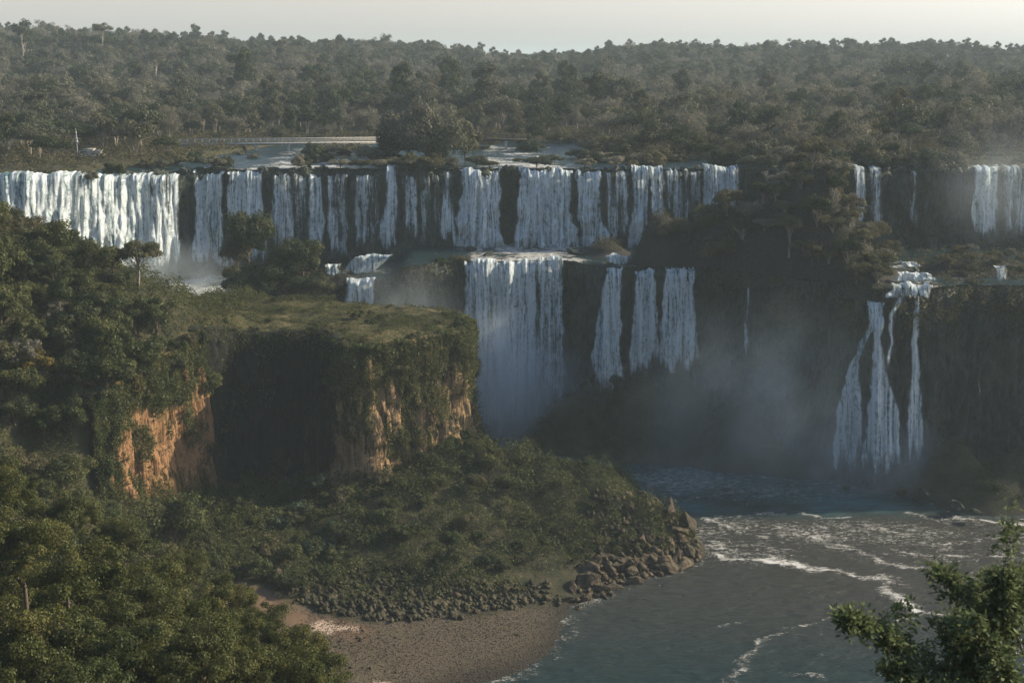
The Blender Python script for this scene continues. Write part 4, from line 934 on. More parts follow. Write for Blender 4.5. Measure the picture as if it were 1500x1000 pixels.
# -------------------------------------------- islets of the upper river
for px, py, wp, hp, m_, lk in [(600, 236, 90, 84, 'leaf_grey', 'tall grey brown tree'), (648, 238, 96, 76, 'leaf_far', 'tall wide brown tree'), (575, 238, 64, 50, 'leaf_dark', 'dark low tree'), (625, 237, 60, 92, 'leaf_grey', 'narrow pale tree'), (682, 238, 54, 58, 'leaf_brown', 'brown tree'), (625, 240, 80, 50, 'leaf_far', 'olive tree')]:
    D = float(Yu(0))+14+rg.uniform(0, 8); q = PY(px, py, D); s = wp/FPX*D/8.4; sz = hp/FPX*D/6.0
    e = place_tree(DM[int(px) % 3], (q[0], q[1], 55.3), (s, s, sz), px, m_, group='trees on the river islets above the falls'); reg(e, lk, 'beside the right end of the footbridge')
for px, py, wp, hp in [(215, 246, 40, 16), (240, 247, 34, 16), (258, 243, 50, 22), (285, 238, 44, 18), (312, 247, 40, 20), (350, 228, 26, 9), (372, 232, 24, 9), (438, 248, 26, 20), (455, 228, 44, 13), (482, 226, 50, 17), (512, 228, 60, 20), (545, 234, 66, 22), (500, 246, 40, 14), (528, 250, 40, 14), (560, 251, 36, 14),
        (600, 250, 60, 16), (630, 250, 60, 16), (700, 243, 40, 18), (716, 247, 30, 12), (788, 244, 46, 17), (808, 238, 40, 14), (858, 243, 36, 13), (880, 236, 40, 16), (900, 244, 46, 18), (925, 244, 30, 12), (848, 232, 40, 16), (940, 238, 40, 16), (965, 236, 40, 14), (990, 238, 44, 14), (1100, 246, 40, 20), (1125, 250, 40, 22), (470, 236, 40, 12), (335, 240, 20, 6), (640, 224, 50, 16), (760, 236, 20, 7)]:
    q = Pz(px, py, 56.0); q[1] = max(q[1], float(Yu(q[0]))+1.2); D = q[1]; q = PY(px, py, D)
    sx = wp/FPX*D/3.0; sz = hp/FPX*D/1.8; m_, lk = [('leaf_brown', 'brown bush'), ('leaf_far', 'olive bush'), ('leaf_grey', 'pale bush')][(px//7) % 3]
    e = place_tree(BU[px % 4], (q[0], q[1], 55.6), (sx, sx*.8, sz*1.1), px, m_, cat='bush', group='bushes on the river islets above the falls', names=('stem', 'foliage'))
    reg(e, lk, 'above the left waterfalls' if px < 430 else 'below the footbridge' if px < 690 else 'among the rapids right of the footbridge' if px < 830 else 'above the right waterfalls')

# -------------------------------------------- the far forest
rg = np.random.default_rng(24)
def ff_test(x, y):
    if abs(x) > .43*y+6: return False
    if y < Yb(x)-1: return False
    px, py = pix(x, y, 58)
    if 76 < px < 158 and y < 309: return False
    if (250 < px < 600 or 684 < px < 780) and y < 350: return False
    return True
pts = scatter(290, -170, 185, 284, 425, ff_test, 6.6, rg, 60)
for q in pts:
    z = Hs(*q); c = rg.choice(4, p=[.42, .22, .18, .18]); s = rg.uniform(.8, 1.4); px, py = pix(q[0], q[1], z+8)
    if q[1] < Yb(q[0])+12: s *= .72
    if c == 2: pr, m_, lk = BT[rg.integers(2)], 'leaf_grey', 'bare grey twiggy tree'
    elif c == 1: pr, m_, lk = FT[rg.integers(5)], 'leaf_dark', 'dark green tree'
    elif c == 3: pr, m_, lk = FT[rg.integers(5)], 'leaf_brown', 'brown tree'
    else: pr, m_, lk = FT[rg.integers(5)], 'leaf_far', 'dull olive tree'
    sz = s*rg.uniform(.8, 1.25)
    e = place_tree(pr, (q[0], q[1], z-(4.5 if q[1] < Yb(q[0])+25 else 3.0)*sz), (s, s, sz), rg.uniform(0, 6.28), m_, group='trees at the front of the far forest')
    zone = ['behind the left curtain waterfall', 'behind the footbridge', 'behind the central waterfalls', 'behind the blue strand waterfall', 'above the faint right waterfalls', 'in the misty right corner'][int(np.clip(np.searchsorted([250, 600, 850, 1090, 1330], px), 0, 5))]
    reg(e, lk, ('in front ' if q[1] < Yb(q[0])+14 else 'farther back ')+zone)
def gn_forest():
    from mathutils import noise as mn
    n = 15000; rg = np.random.default_rng(9)
    # jittered lattice, thinning to the frustum
    st = 7.6; gx, gy = np.meshgrid(np.arange(-520, 521, st), np.arange(424, 1075, st))
    gx = (gx+rg.uniform(-.45, .45, gx.shape)*st).ravel(); gy = (gy+rg.uniform(-.45, .45, gy.shape)*st).ravel()
    k = (np.abs(gx) < .45*gy+25)
    # the strips beside and behind the nearest trees
    gx, gy = gx[k], gy[k]
    gz = 57.6+far_hill(gx, np.minimum(gy, 980))-2.5
    me = bpy.data.meshes.new('forest'); me.vertices.add(len(gx)); me.vertices.foreach_set('co', np.stack([gx, gy, gz], 1).astype(np.float32).ravel())
    reg_ = fbm(gx*.01, gy*.01, seed=55)
    bare = rg.random(len(gx)) < np.clip(.16+.35*reg_-.1*(gy > 750), .03, .6)
    kind = np.where(bare, 8+rg.integers(0, 2, len(gx)), np.where(rg.random(len(gx)) < .3, 5+rg.integers(0, 3, len(gx)), rg.integers(0, 5, len(gx))))
    sc = (.65+1.1*rg.random(len(gx))**1.8)*np.where(rg.random(len(gx)) < .04, 1.3, 1)*(1+.15*fbm(gx*.02, gy*.02, seed=57))*(1-.28*ss(650, 880, gy))
    a = me.attributes.new('kind', 'INT', 'POINT'); a.data.foreach_set('value', kind.astype(np.int32))
    a = me.attributes.new('scl', 'FLOAT', 'POINT'); a.data.foreach_set('value', sc.astype(np.float32))
    a = me.attributes.new('rot', 'FLOAT', 'POINT'); a.data.foreach_set('value', rg.uniform(0, 6.28, len(gx)).astype(np.float32))
    o = link('forest', me)
    src = bpy.data.collections.new('forest_sources')
    ms = []
    for i in range(5): ms.append(FT[i]['crown'])
    lst = []
    def both(pr, mat, nm):
        a_, b_ = pr['crown'], pr['trunk']; vv = []; ff = []
        va = np.empty(len(a_.vertices)*3, np.float32); a_.vertices.foreach_get('co', va); fa = np.empty(len(a_.loops), np.int32); a_.loops.foreach_get('vertex_index', fa)
        vb = np.empty(len(b_.vertices)*3, np.float32); b_.vertices.foreach_get('co', vb); fb = np.empty(len(b_.loops), np.int32); b_.loops.foreach_get('vertex_index', fb)
        va = va.reshape(-1, 3); fa = fa.reshape(-1, 4); vb = vb.reshape(-1, 3); fb = fb.reshape(-1, 4)
        v, f = join([(va, fa), (vb, fb)])
        me_ = mesh(nm, v, f, [M[mat], M['bark_pale']], mi=np.r_[np.zeros(len(fa)), np.ones(len(fb))])
        ob = bpy.data.objects.new(nm, me_); src.objects.link(ob)
    for i in range(5): both(FT[i], 'leaf_far', f'forest_a{i}')
    for i in range(3): both(FT[i], 'leaf_dark', f'forest_b{i}')
    for i in range(2): both(BT[i], 'leaf_grey', f'forest_c{i}')
    ng = bpy.data.node_groups.new('forest', 'GeometryNodeTree')
    ng.interface.new_socket('Geometry', in_out='INPUT', socket_type='NodeSocketGeometry'); ng.interface.new_socket('Geometry', in_out='OUTPUT', socket_type='NodeSocketGeometry')
    gi = ng.nodes.new('NodeGroupInput'); go = ng.nodes.new('NodeGroupOutput')
    ip = ng.nodes.new('GeometryNodeInstanceOnPoints'); ci = ng.nodes.new('GeometryNodeCollectionInfo')
    ci.inputs['Collection'].default_value = src; ci.inputs['Separate Children'].default_value = True; ci.inputs['Reset Children'].default_value = True
    ip.inputs['Pick Instance'].default_value = True
    def na(nm, typ):
        nd = ng.nodes.new('GeometryNodeInputNamedAttribute'); nd.data_type = typ; nd.inputs[0].default_value = nm; return nd.outputs[0]
    cx = ng.nodes.new('ShaderNodeCombineXYZ'); L = ng.links.new
    L(na('rot', 'FLOAT'), cx.inputs[2]); er = ng.nodes.new('FunctionNodeEulerToRotation'); L(cx.outputs[0], er.inputs[0])
    L(gi.outputs[0], ip.inputs['Points']); L(ci.outputs[0], ip.inputs['Instance']); L(na('kind', 'INT'), ip.inputs['Instance Index'])
    L(er.outputs[0], ip.inputs['Rotation']); L(na('scl', 'FLOAT'), ip.inputs['Scale']); L(ip.outputs[0], go.inputs[0])
    md = o.modifiers.new('forest', 'NODES'); md.node_group = ng
    tag(o, 'unbroken rainforest covering the hills up to the horizon', 'forest', kind='stuff')
gn_forest()
for px, pt, D, s, m_, lab in [(148, 30, 690, 1.5, 'leaf_far', 'tallest tree standing out against the sky at the left'), (30, 34, 640, 1.3, 'leaf_far', 'tall round tree on the skyline near the left edge'), (250, 48, 760, 1.1, 'leaf_far', 'flat crowned tree on the skyline right of the tallest one'), (565, 48, 900, 1.3, 'leaf_grey', 'bare tree sticking out of the middle of the skyline')]:
    q = PY(px, pt, D); place_tree(FT[0] if m_ == 'leaf_far' else BT[0], (q[0], q[1], q[2]-11.5*s), (s*.8, s*.8, s), px, m_, lab, group='tall trees on the skyline')

# -------------------------------------------- rocks
def rock_mesh(seed, sub=True):
    import bmesh
    r_ = random.Random(seed); bm = bmesh.new()
    for _ in range(15):
        v = Vector((r_.gauss(0, 1), r_.gauss(0, 1), r_.gauss(0, 1))).normalized()
        v = Vector((v.x*r_.uniform(.8, 1), v.y*r_.uniform(.6, .9), v.z*r_.uniform(.5, .8))); bm.verts.new(v)
    bmesh.ops.convex_hull(bm, input=bm.verts)
    loose = [v for v in bm.verts if not v.link_faces]
    bmesh.ops.delete(bm, geom=loose, context='VERTS')
    bmesh.ops.bevel(bm, geom=list(bm.edges), offset=.035, segments=1, affect='EDGES')
    bmesh.ops.triangulate(bm, faces=bm.faces)
    bmesh.ops.subdivide_edges(bm, edges=list(bm.edges), cuts=2, use_grid_fill=True)
    from mathutils import noise as mn
    for v in bm.verts:
        v.co += v.co.normalized()*(.09*mn.noise(v.co*2.2+Vector((seed, 0, 0)))+.04*mn.noise(v.co*6))
    me = bpy.data.meshes.new('boulder'); bm.to_mesh(me); bm.free(); me.materials.append(M['boulder']); return me
RK = [rock_mesh(i) for i in range(9)]
def place_rock(loc, s, rg, mat='boulder', name='boulder', cat='boulder', group=None, label=None, rot=None):
    o = link(name, RK[rg.integers(9)], None, [float(a) for a in loc])
    o.scale = [float(a) for a in (s if hasattr(s, '__len__') else (s*rg.uniform(.6, 1.6), s*rg.uniform(.6, 1.2), s*rg.uniform(.55, 1.4)))]
    o.rotation_euler = rot if rot is not None else (rg.uniform(-.5, .5), rg.uniform(-.5, .5), rg.uniform(0, 6.28))
    o.material_slots[0].link = 'OBJECT'; o.material_slots[0].material = M[mat]
    return tag(o, label, cat, group)
rg = np.random.default_rng(25)
tip = [(835, 868), (858, 845), (865, 800), (880, 775), (930, 765), (965, 760), (1000, 775), (1024, 800), (1022, 826), (945, 852), (900, 876), (850, 884)]
n = 0
while n < 150:
    px, py = rg.uniform(832, 1026), rg.uniform(760, 886)
    if not inpoly(px, py, tip): continue
    q = Pz(px, py, 1.5); z = Hs(q[0], q[1]); q = Pz(px, py, max(z, 0)); z = max(Hs(q[0], q[1]), -.3)
    s = (.35+1.9*rg.random()**2.2)*(.7 if py < 800 and px < 930 else 1)
    e = place_rock((q[0], q[1], z+.2*s), s, rg, 'boulder', group='boulders at the tip of the peninsula'); reg(e, 'big brown angular boulder' if s > .9 else 'brown angular boulder' if s > .5 else 'small brown angular stone', 'in the pile at the waterline' if py > 840 else 'at the peninsula tip' if px > 950 else 'under the grassy tip slope'); n += 1
for px, py, z, s, r_, lab in [(1008, 792, 1.0, (2.0, 1.6, 4.6), (.1, -.3, .4), 'tall pointed boulder standing at the very tip of the peninsula'), (976, 772, 3.0, (2.2, 1.7, 3.9), (.1, .3, .9), 'upright boulder with a grassy top, just left of the pointed one'), (932, 850, .4, (2.0, 1.4, 1.4), (0, .15, .3), 'flat topped block shaped boulder at the waterline'), (825, 882, .2, (1.9, 1.1, .9), (0, 0, .2), 'low dark rock at the edge of the beach and river'),
        (872, 864, .3, (2.0, 1.1, .9), (0, .1, 2.8), 'pale slab boulder lying at the waterline'), (1012, 815, .0, (2.6, 1.6, 1.5), (0, .2, 0), 'wide low boulder in the water at the foot of the pointed one'), (965, 857, -.1, (.6, .4, .3), (0, 0, 0), 'small rock alone in the river beside the boulder pile'), (897, 873, -.05, (.7, .45, .4), (0, 0, 1), 'small wet rock in the shallows in front of the pale slab'), (940, 745, 5, (1.6, 1.2, 1.9), (0, .3, 0), 'dark crag on the ridge above the river bend')]:
    q = Pz(px, py, z); place_rock((q[0], q[1], max(Hs(q[0], q[1]), -.2)+s[2]*.3), s, rg, 'boulder_dark' if 'dark' in lab or 'pointed boulder st' in lab else 'boulder', group='boulders at the tip of the peninsula', label=lab, rot=r_)
rub = [(400, 858), (450, 842), (560, 846), (700, 848), (800, 850), (820, 868), (700, 892), (600, 905), (520, 906), (440, 890)]
n = 0
while n < 120:
    px, py = rg.uniform(400, 820), rg.uniform(840, 908)
    if not inpoly(px, py, rub): continue
    q = Pz(px, py, 2); z = Hs(q[0], q[1]); s = .22+.95*rg.random()**2.2
    e = place_rock((q[0], q[1], z+.15*s), s, rg, 'boulder_dark' if rg.random() < .5 else 'boulder', 'stone', 'stone', 'stones of the rubble bank behind the beach'); reg(e, 'large dark stone' if s > .6 else 'dark brown stone', 'at the left end of the rubble bank' if px < 520 else 'in the middle of the rubble bank' if px < 640 else 'on the right part of the rubble bank'); n += 1
n = 0
while n < 46:
    px, py = (rg.normal(495, 45), rg.normal(945, 18)) if n < 30 else (rg.uniform(520, 800), rg.uniform(900, 995))
    if not inpoly(px, py, [(440, 900), (820, 900), (815, 940), (700, 995), (450, 1000)]): continue
    q = Pz(px, py, 1.5); z = Hs(q[0], q[1]); q = Pz(px, py, z); s = rg.uniform(.15, .5)
    e = place_rock((q[0], q[1], z+.05), s, rg, 'boulder_dark', 'stone', 'stone', 'stones lying on the beach'); reg(e, 'dark stone', 'clustered below the pale sand' if px < 560 else 'lying alone on the open beach'); n += 1
for px, py, z, s, lab in [(485, 449, 32.3, (1.3, 1, 1.0), 'brown boulder at the back corner of the meadow'), (340, 434, 32.6, (1.6, 1, .8), 'dark flat boulder on the meadow edge by the foaming pool'), (265, 436, 33, (1.2, .8, .7), 'dark rock at the edge of the foaming pool'), (300, 439, 33, (1.0, .7, .5), 'low rock between two others at the foaming pool'), (232, 436, 33, (1.3, .8, .7), 'leftmost dark rock at the edge of the foaming pool'), (372, 443, 32.8, (.7, .5, .4), 'small stone near the dark shrub of the meadow'),
        (715, 374, 38.3, (2.0, 1.3, 1.3), 'black rock at the brink between the two middle waterfalls'), (845, 372, 38.3, (3.0, 1.2, 1.2), 'long black rock at the brink right of the fanning waterfall'), (690, 365, 38.5, (2, 1.4, 1.0), 'black rock washed by the left of the middle waterfalls'), (780, 350, 39, (2.4, 1.6, 2.3), 'black rock under the fanning waterfall'), (880, 352, 39.5, (3.2, 2, 3.6), 'large black crag split by thin streams'), (660, 350, 39, (2.5, 1.8, 3.0), 'large black crag left of the middle waterfalls'),
        (920, 378, 38.4, (2, 1, .8), 'black rock at the brink above the slanting waterfall'), (955, 385, 38.4, (2.4, 1, .9), 'black rock under the round rock mound'), (300, 385, 33, (2.2, 1.5, 1.3), 'wet dark rock at the foot of the white plume waterfall'), (275, 400, 32, (1.8, 1.2, .9), 'wet dark rock in the foaming pool left of the island'), (1340, 395, 38.6, (2.2, 1, .8), 'dark rock between two steps of the white rapids'), (1330, 436, 37.4, (1.0, .8, .8), 'dark rock splitting the braided waterfall at its brink')]:
    q = Pz(px, py, z); place_rock((q[0], q[1], z+s[2]*.2), s, rg, 'boulder' if 'brown' in lab else 'rock_wet', label=lab, group='rocks around the falls')
for x, y, s in MROCKS: reg(place_rock((x, y, Hs(x, y)+.1*s), s, rg, 'boulder_dark', group='rocks around the falls'), 'dark rock', 'along the back edge of the meadow')
n = 0
for px, py, Y0, s in [(1240, 712, 0, 1.0), (1275, 700, 0, 2.2), (1300, 695, 0, 2.5), (1335, 672, 0, 3.6), (1372, 690, 0, 3.4), (1410, 700, 0, 3.6), (1440, 685, 0, 4.2), (1470, 700, 0, 4.0), (1350, 720, 0, 2.6), (1320, 715, 0, 2.0), (1400, 735, 0, 2.2), (1430, 745, 0, 1.6), (1500, 720, 0, 4), (860, 560, 16, 2.5), (905, 550, 16, 2.5), (940, 545, 17, 3), (985, 540, 16, 3), (880, 600, 8, 2.5)]:
    q = Pz(px, py, 2.5 if Y0 == 0 else Y0)
    e = place_rock((q[0], q[1], q[2]-.3*s), (s*.9, s*.7, s*.8), rg, 'rock_wet', group='dark rocks at the foot of the lower cliff'); reg(e, 'large dark wet rock' if s > 2.3 else 'dark wet rock', 'at the lower right waterside' if Y0 == 0 else 'below the lower waterfalls')
# rocks and tufts along the brink of the upper row, and a denser edge of islets and bank trees
rg = np.random.default_rng(61)
gaps = [(262, 284), (326, 336), (384, 396), (432, 452), (470, 480), (556, 566), (582, 600), (614, 646), (664, 674), (733, 757), (880, 926), (976, 1000), (1012, 1028), (1086, 1206), (1224, 1248), (1296, 1420)]
n = 0
while n < 60:
    g0, g1 = gaps[rg.integers(len(gaps))]; px = rg.uniform(g0, g1); q = PY(px, 247, 284); y = float(Yu(q[0]))-rg.uniform(-.6, .9)
    q = PY(px, 247, y); s = rg.uniform(.4, 1.2)
    e = place_rock((q[0], q[1], 55.7+.1*s), s, rg, 'rock_wet', group='rocks along the brink of the upper row'); reg(e, 'dark rock', 'on the upper brink left of the footbridge' if px < 280 else 'on the brink above the left waterfalls' if px < 560 else 'on the brink by the central waterfalls' if px < 900 else 'on the brink above the right waterfalls'); n += 1
for (x0, x1, d0, d1, num, hs) in [(225, 345, 4, 22, 6, .7), (430, 560, 5, 40, 8, .9), (560, 690, 3, 30, 6, 1.3), (690, 780, 50, 80, 5, 1.2), (800, 940, 12, 75, 12, 1.3), (930, 1090, 6, 26, 6, 1.3), (1090, 1420, 1, 8, 11, 1.7), (60, 225, 7, 12, 3, 1.0)]:
    for _ in range(num):
        px = rg.uniform(x0, x1); y = 285+rg.uniform(d0, d1); q = PY(px, 240, y); y = float(Yu(q[0]))+(y-285); q = PY(px, 240, y)
        s = rg.uniform(1.1, 2.4)*hs; m_, lk = [('leaf_brown', 'brown bush'), ('leaf_far', 'olive bush'), ('leaf_grey', 'pale bush'), ('leaf_dark', 'dark bush')][rg.choice(4, p=[.35, .3, .15, .2])]
        e = place_tree(BU[rg.integers(4)], (q[0], y, max(Hs(q[0], y), 55.6)-.4*s), (s*1.2, s, s*rg.uniform(.7, 1.3)), rg.uniform(0, 6.28), m_, cat='bush', group='bushes on the river islets above the falls', names=('stem', 'foliage'))
        reg(e, lk, 'at the left bank of the upper river' if px < 230 else 'above the left waterfalls' if px < 430 else 'below the footbridge' if px < 690 else 'among the rapids right of the footbridge' if px < 940 else 'on the bank above the right waterfalls')
# loose gravel and rubble too small to count
def rubble(name, label, n, polypx, smin, smax, mat, seed, zz=2.0):
    rg = np.random.default_rng(seed); P = [tuple(Pz(*p, zz)[:2]) for p in polypx]; A = np.array(P)
    x = rg.uniform(A[:, 0].min(), A[:, 0].max(), n); y = rg.uniform(A[:, 1].min(), A[:, 1].max(), n)
    k_ = polyd(x, y, P)+1.2*fbm(x*.4, y*.4, seed=2) > 0; x, y = x[k_], y[k_]; z = H(x, y); k_ = z > (-.1 if polypx is not tip else -.2); x, y, z = x[k_], y[k_], z[k_]; m_ = len(x)
    s = smin+(smax-smin)*rg.random(m_)**3
    o8 = np.array([[1, 0, 0], [0, 1, 0], [-1, 0, 0], [0, -1, 0], [0, 0, 1], [0, 0, -1]], float)
    fc = np.array([[0, 1, 4], [1, 2, 4], [2, 3, 4], [3, 0, 4], [1, 0, 5], [2, 1, 5], [3, 2, 5], [0, 3, 5]])
    v = o8[None]*s[:, None, None]*rg.uniform(.5, 1.2, (m_, 6, 1))+rg.normal(size=(m_, 6, 3))*s[:, None, None]*.22
    v += np.stack([x, y, z+s*.25], 1)[:, None]
    f = fc[None]+6*np.arange(m_)[:, None, None]
    tag(link(name, mesh(name, v.reshape(-1, 3), f.reshape(-1, 3), M[mat])), label, 'rubble' if name == 'rubble' else 'pebbles', kind='stuff')
rubble('rubble', 'dark broken rocks heaped along the back of the beach', 5000, rub, .08, .8, 'boulder_dark', 5)
rubble('rubble', 'broken brown rock filling the gaps of the boulder pile at the peninsula tip', 3000, tip, .12, .95, 'boulder', 6, 1.5)
rubble('pebbles', 'pebbles strewn over the brown beach', 60000, [(430, 900), (820, 872), (850, 880), (826, 930), (803, 960), (700, 1010), (560, 1080), (430, 1080), (480, 960)], .03, .13, 'pebble', 7, 1.2)

# -------------------------------------------- footbridge, lookout, people
def boxes(L):
    vs_, fs_ = [], []; o = 0
    for (a, b, c, d, e, f) in L:
        vs_ += [(a, c, e), (b, c, e), (b, d, e), (a, d, e), (a, c, f), (b, c, f), (b, d, f), (a, d, f)]
        fs_ += [[o, o+3, o+2, o+1], [o+4, o+5, o+6, o+7], [o, o+1, o+5, o+4], [o+1, o+2, o+6, o+5], [o+2, o+3, o+7, o+6], [o+3, o, o+4, o+7]]; o += 8
    return np.array(vs_), np.array(fs_)
def bridge(pa, pb, label, mat='concrete', piers=None):
    L = float(np.hypot(*(pb-pa)[:2])); e = bpy.data.objects.new('footbridge', None); COL.objects.link(e); e.location = [float(a) for a in pa]
    e.rotation_euler = (0, 0, math.atan2(pb[1]-pa[1], pb[0]-pa[0])); tag(e, label, 'footbridge')
    link('deck', mesh('deck', *boxes([(0, L, -.9, .9, -.4, 0), (0, L, -.6, -.3, -.65, -.25), (0, L, .3, .6, -.65, -.25)]), M[mat]), e)
    for s in (-1, 1):
        link('railing', mesh('railing', *boxes([(0, L, s*.86-.05, s*.86+.05, 1.02, 1.16), (0, L, s*.86-.03, s*.86+.03, .68, .76), (0, L, s*.86-.03, s*.86+.03, .34, .42)]+[(x, x+.1, s*.86-.05, s*.86+.05, 0, 1.1) for x in np.arange(.3, L, 1.9)]), M[mat]), e)
    for x in (piers or np.arange(3, L, 8.5)):
        link('pier', mesh('pier', *boxes([(x-.5, x+.5, -.7, .7, -1.1, -.65), (x-.35, x+.35, -.5, .5, -3.6, -1.1)]), M['concrete']), e)
a, b = PY(262, 211, 330), PY(590, 204.5, 340); bridge(np.array([a[0], a[1], 58.6]), np.array([b[0], b[1], 59.2]), 'long pale footbridge on short piers crossing the river above the falls')
a, b = PY(680, 204, 345), PY(772, 203, 345); bridge(np.array([a[0], a[1], 59.0]), np.array([b[0], b[1], 59.0]), 'shaded stretch of footbridge right of the clump of tall trees', 'darkwood')  # dark wood colour stands in for the shade on this stretch
a, b = PY(1085, 228, 296), PY(1250, 226, 296); bridge(np.array([a[0], float(Yu(a[0]))+9, 58.3]), np.array([b[0], float(Yu(b[0]))+9, 58.3]), 'dark walkway among the trees above the strand waterfall', 'darkwood')
q = PY(117, 230, 300); e = bpy.data.objects.new('lookout_platform', None); COL.objects.link(e); e.location = (q[0], q[1], 57.9); tag(e, 'dark lookout platform with huts on the left bank above the falls', 'platform')
link('deck', mesh('deck', *boxes([(-5.5, 5.5, -2, 2, -.3, 0)]), M['concrete']), e)
link('base', mesh('base', *boxes([(-4.6, 4.4, -1.5, 1.5, -3.2, -.3)]), M['darkwood']), e)
link('railing', mesh('railing', *boxes([(-5.5, 5.5, -2, -1.94, .95, 1.05)]+[(x, x+.07, -2, -1.93, 0, 1) for x in np.arange(-5.4, 5.4, 1.0)]), M['concrete']), e)
link('hut', mesh('hut', *boxes([(1.2, 3.4, -1.0, 1.2, 0, 1.3), (1.0, 3.6, -1.2, 1.4, 1.3, 1.45)]), M['concrete']), e)
link('hut', mesh('hut', *boxes([(3.9, 5.4, -1.4, .6, 0, 1.0), (3.8, 5.5, -1.5, .7, 1.0, 1.12)]), M['concrete']), e)
e = bpy.data.objects.new('mast', None); COL.objects.link(e); e.location = (q[0]-.3, q[1]-.5, 57.9); tag(e, 'thin white mast standing on the lookout platform', 'mast')
link('pole', mesh('pole', *tube([[0, 0, 0], [0, 0, 3], [0, 0, 6.3]], [.07, .06, .04], 6), M['paint']), e)
link('pennant', mesh('pennant', *boxes([(-.1, .1, -.05, .05, 4.6, 5.6), (-.28, .28, -.06, .06, 2.8, 3.4), (-.2, .2, -.055, .055, 3.4, 4.1), (-.14, .14, -.05, .05, 4.1, 4.6)]), M['paint']), e)
def person(loc, mat, label, rz):
    """a small standing visitor, one continuous skinned body with clothing"""
    v = [(0, 0, .95), (0, 0, 1.2), (0, 0, 1.45), (0, 0, 1.56), (0, .02, 1.68), (0, .02, 1.76), (.2, 0, 1.42), (.27, .03, 1.15), (.24, .18, .95), (-.2, 0, 1.42), (-.27, .03, 1.15), (-.22, .14, .93), (.1, 0, .88), (.12, .03, .48), (.12, -.03, .06), (.12, .12, .03), (-.1, 0, .88), (-.12, .0, .48), (-.12, -.05, .06), (-.12, .1, .03)]
    ed = [(0, 1), (1, 2), (2, 3), (3, 4), (4, 5), (2, 6), (6, 7), (7, 8), (2, 9), (9, 10), (10, 11), (0, 12), (12, 13), (13, 14), (14, 15), (0, 16), (16, 17), (17, 18), (18, 19)]
    rad = [.14, .14, .13, .06, .1, .08, .07, .05, .035, .07, .05, .035, .1, .065, .045, .035, .1, .065, .045, .035]
    me = bpy.data.meshes.new('body'); me.from_pydata(v, ed, []); me.materials.append(M[mat])
    o = link('person', me, None, [float(a) for a in loc]); o.rotation_euler = (0, 0, rz)
    md = o.modifiers.new('skin', 'SKIN'); o.modifiers.new('sub', 'SUBSURF').levels = 1
    for i, sv in enumerate(me.skin_vertices[0].data): sv.radius = (rad[i], rad[i]*.8); sv.use_root = i == 0
    tag(o, label, 'person', 'visitors on the walkways')
for px, mat, lab, rz in [(1097, 'cloth_red', 'person in red on the dark walkway above the strand waterfall', 2), (1104, 'cloth_white', 'person in white standing right beside the one in red', 3), (1113, 'cloth_blue', 'person in blue on the dark walkway, right of the one in white', 1), (1232, 'cloth_white', 'person in white among the trees above the dark cliff', 2)]:
    a = PY(px, 226, 296); a0 = PY(px, 226, float(Yu(a[0]))+9); person((a0[0], a0[1], 58.32), mat, lab, rz)
a = PY(704, 200, 345); person((a[0], a[1], 59.02), 'cloth_white', 'person in white on the shaded stretch of footbridge', 3)

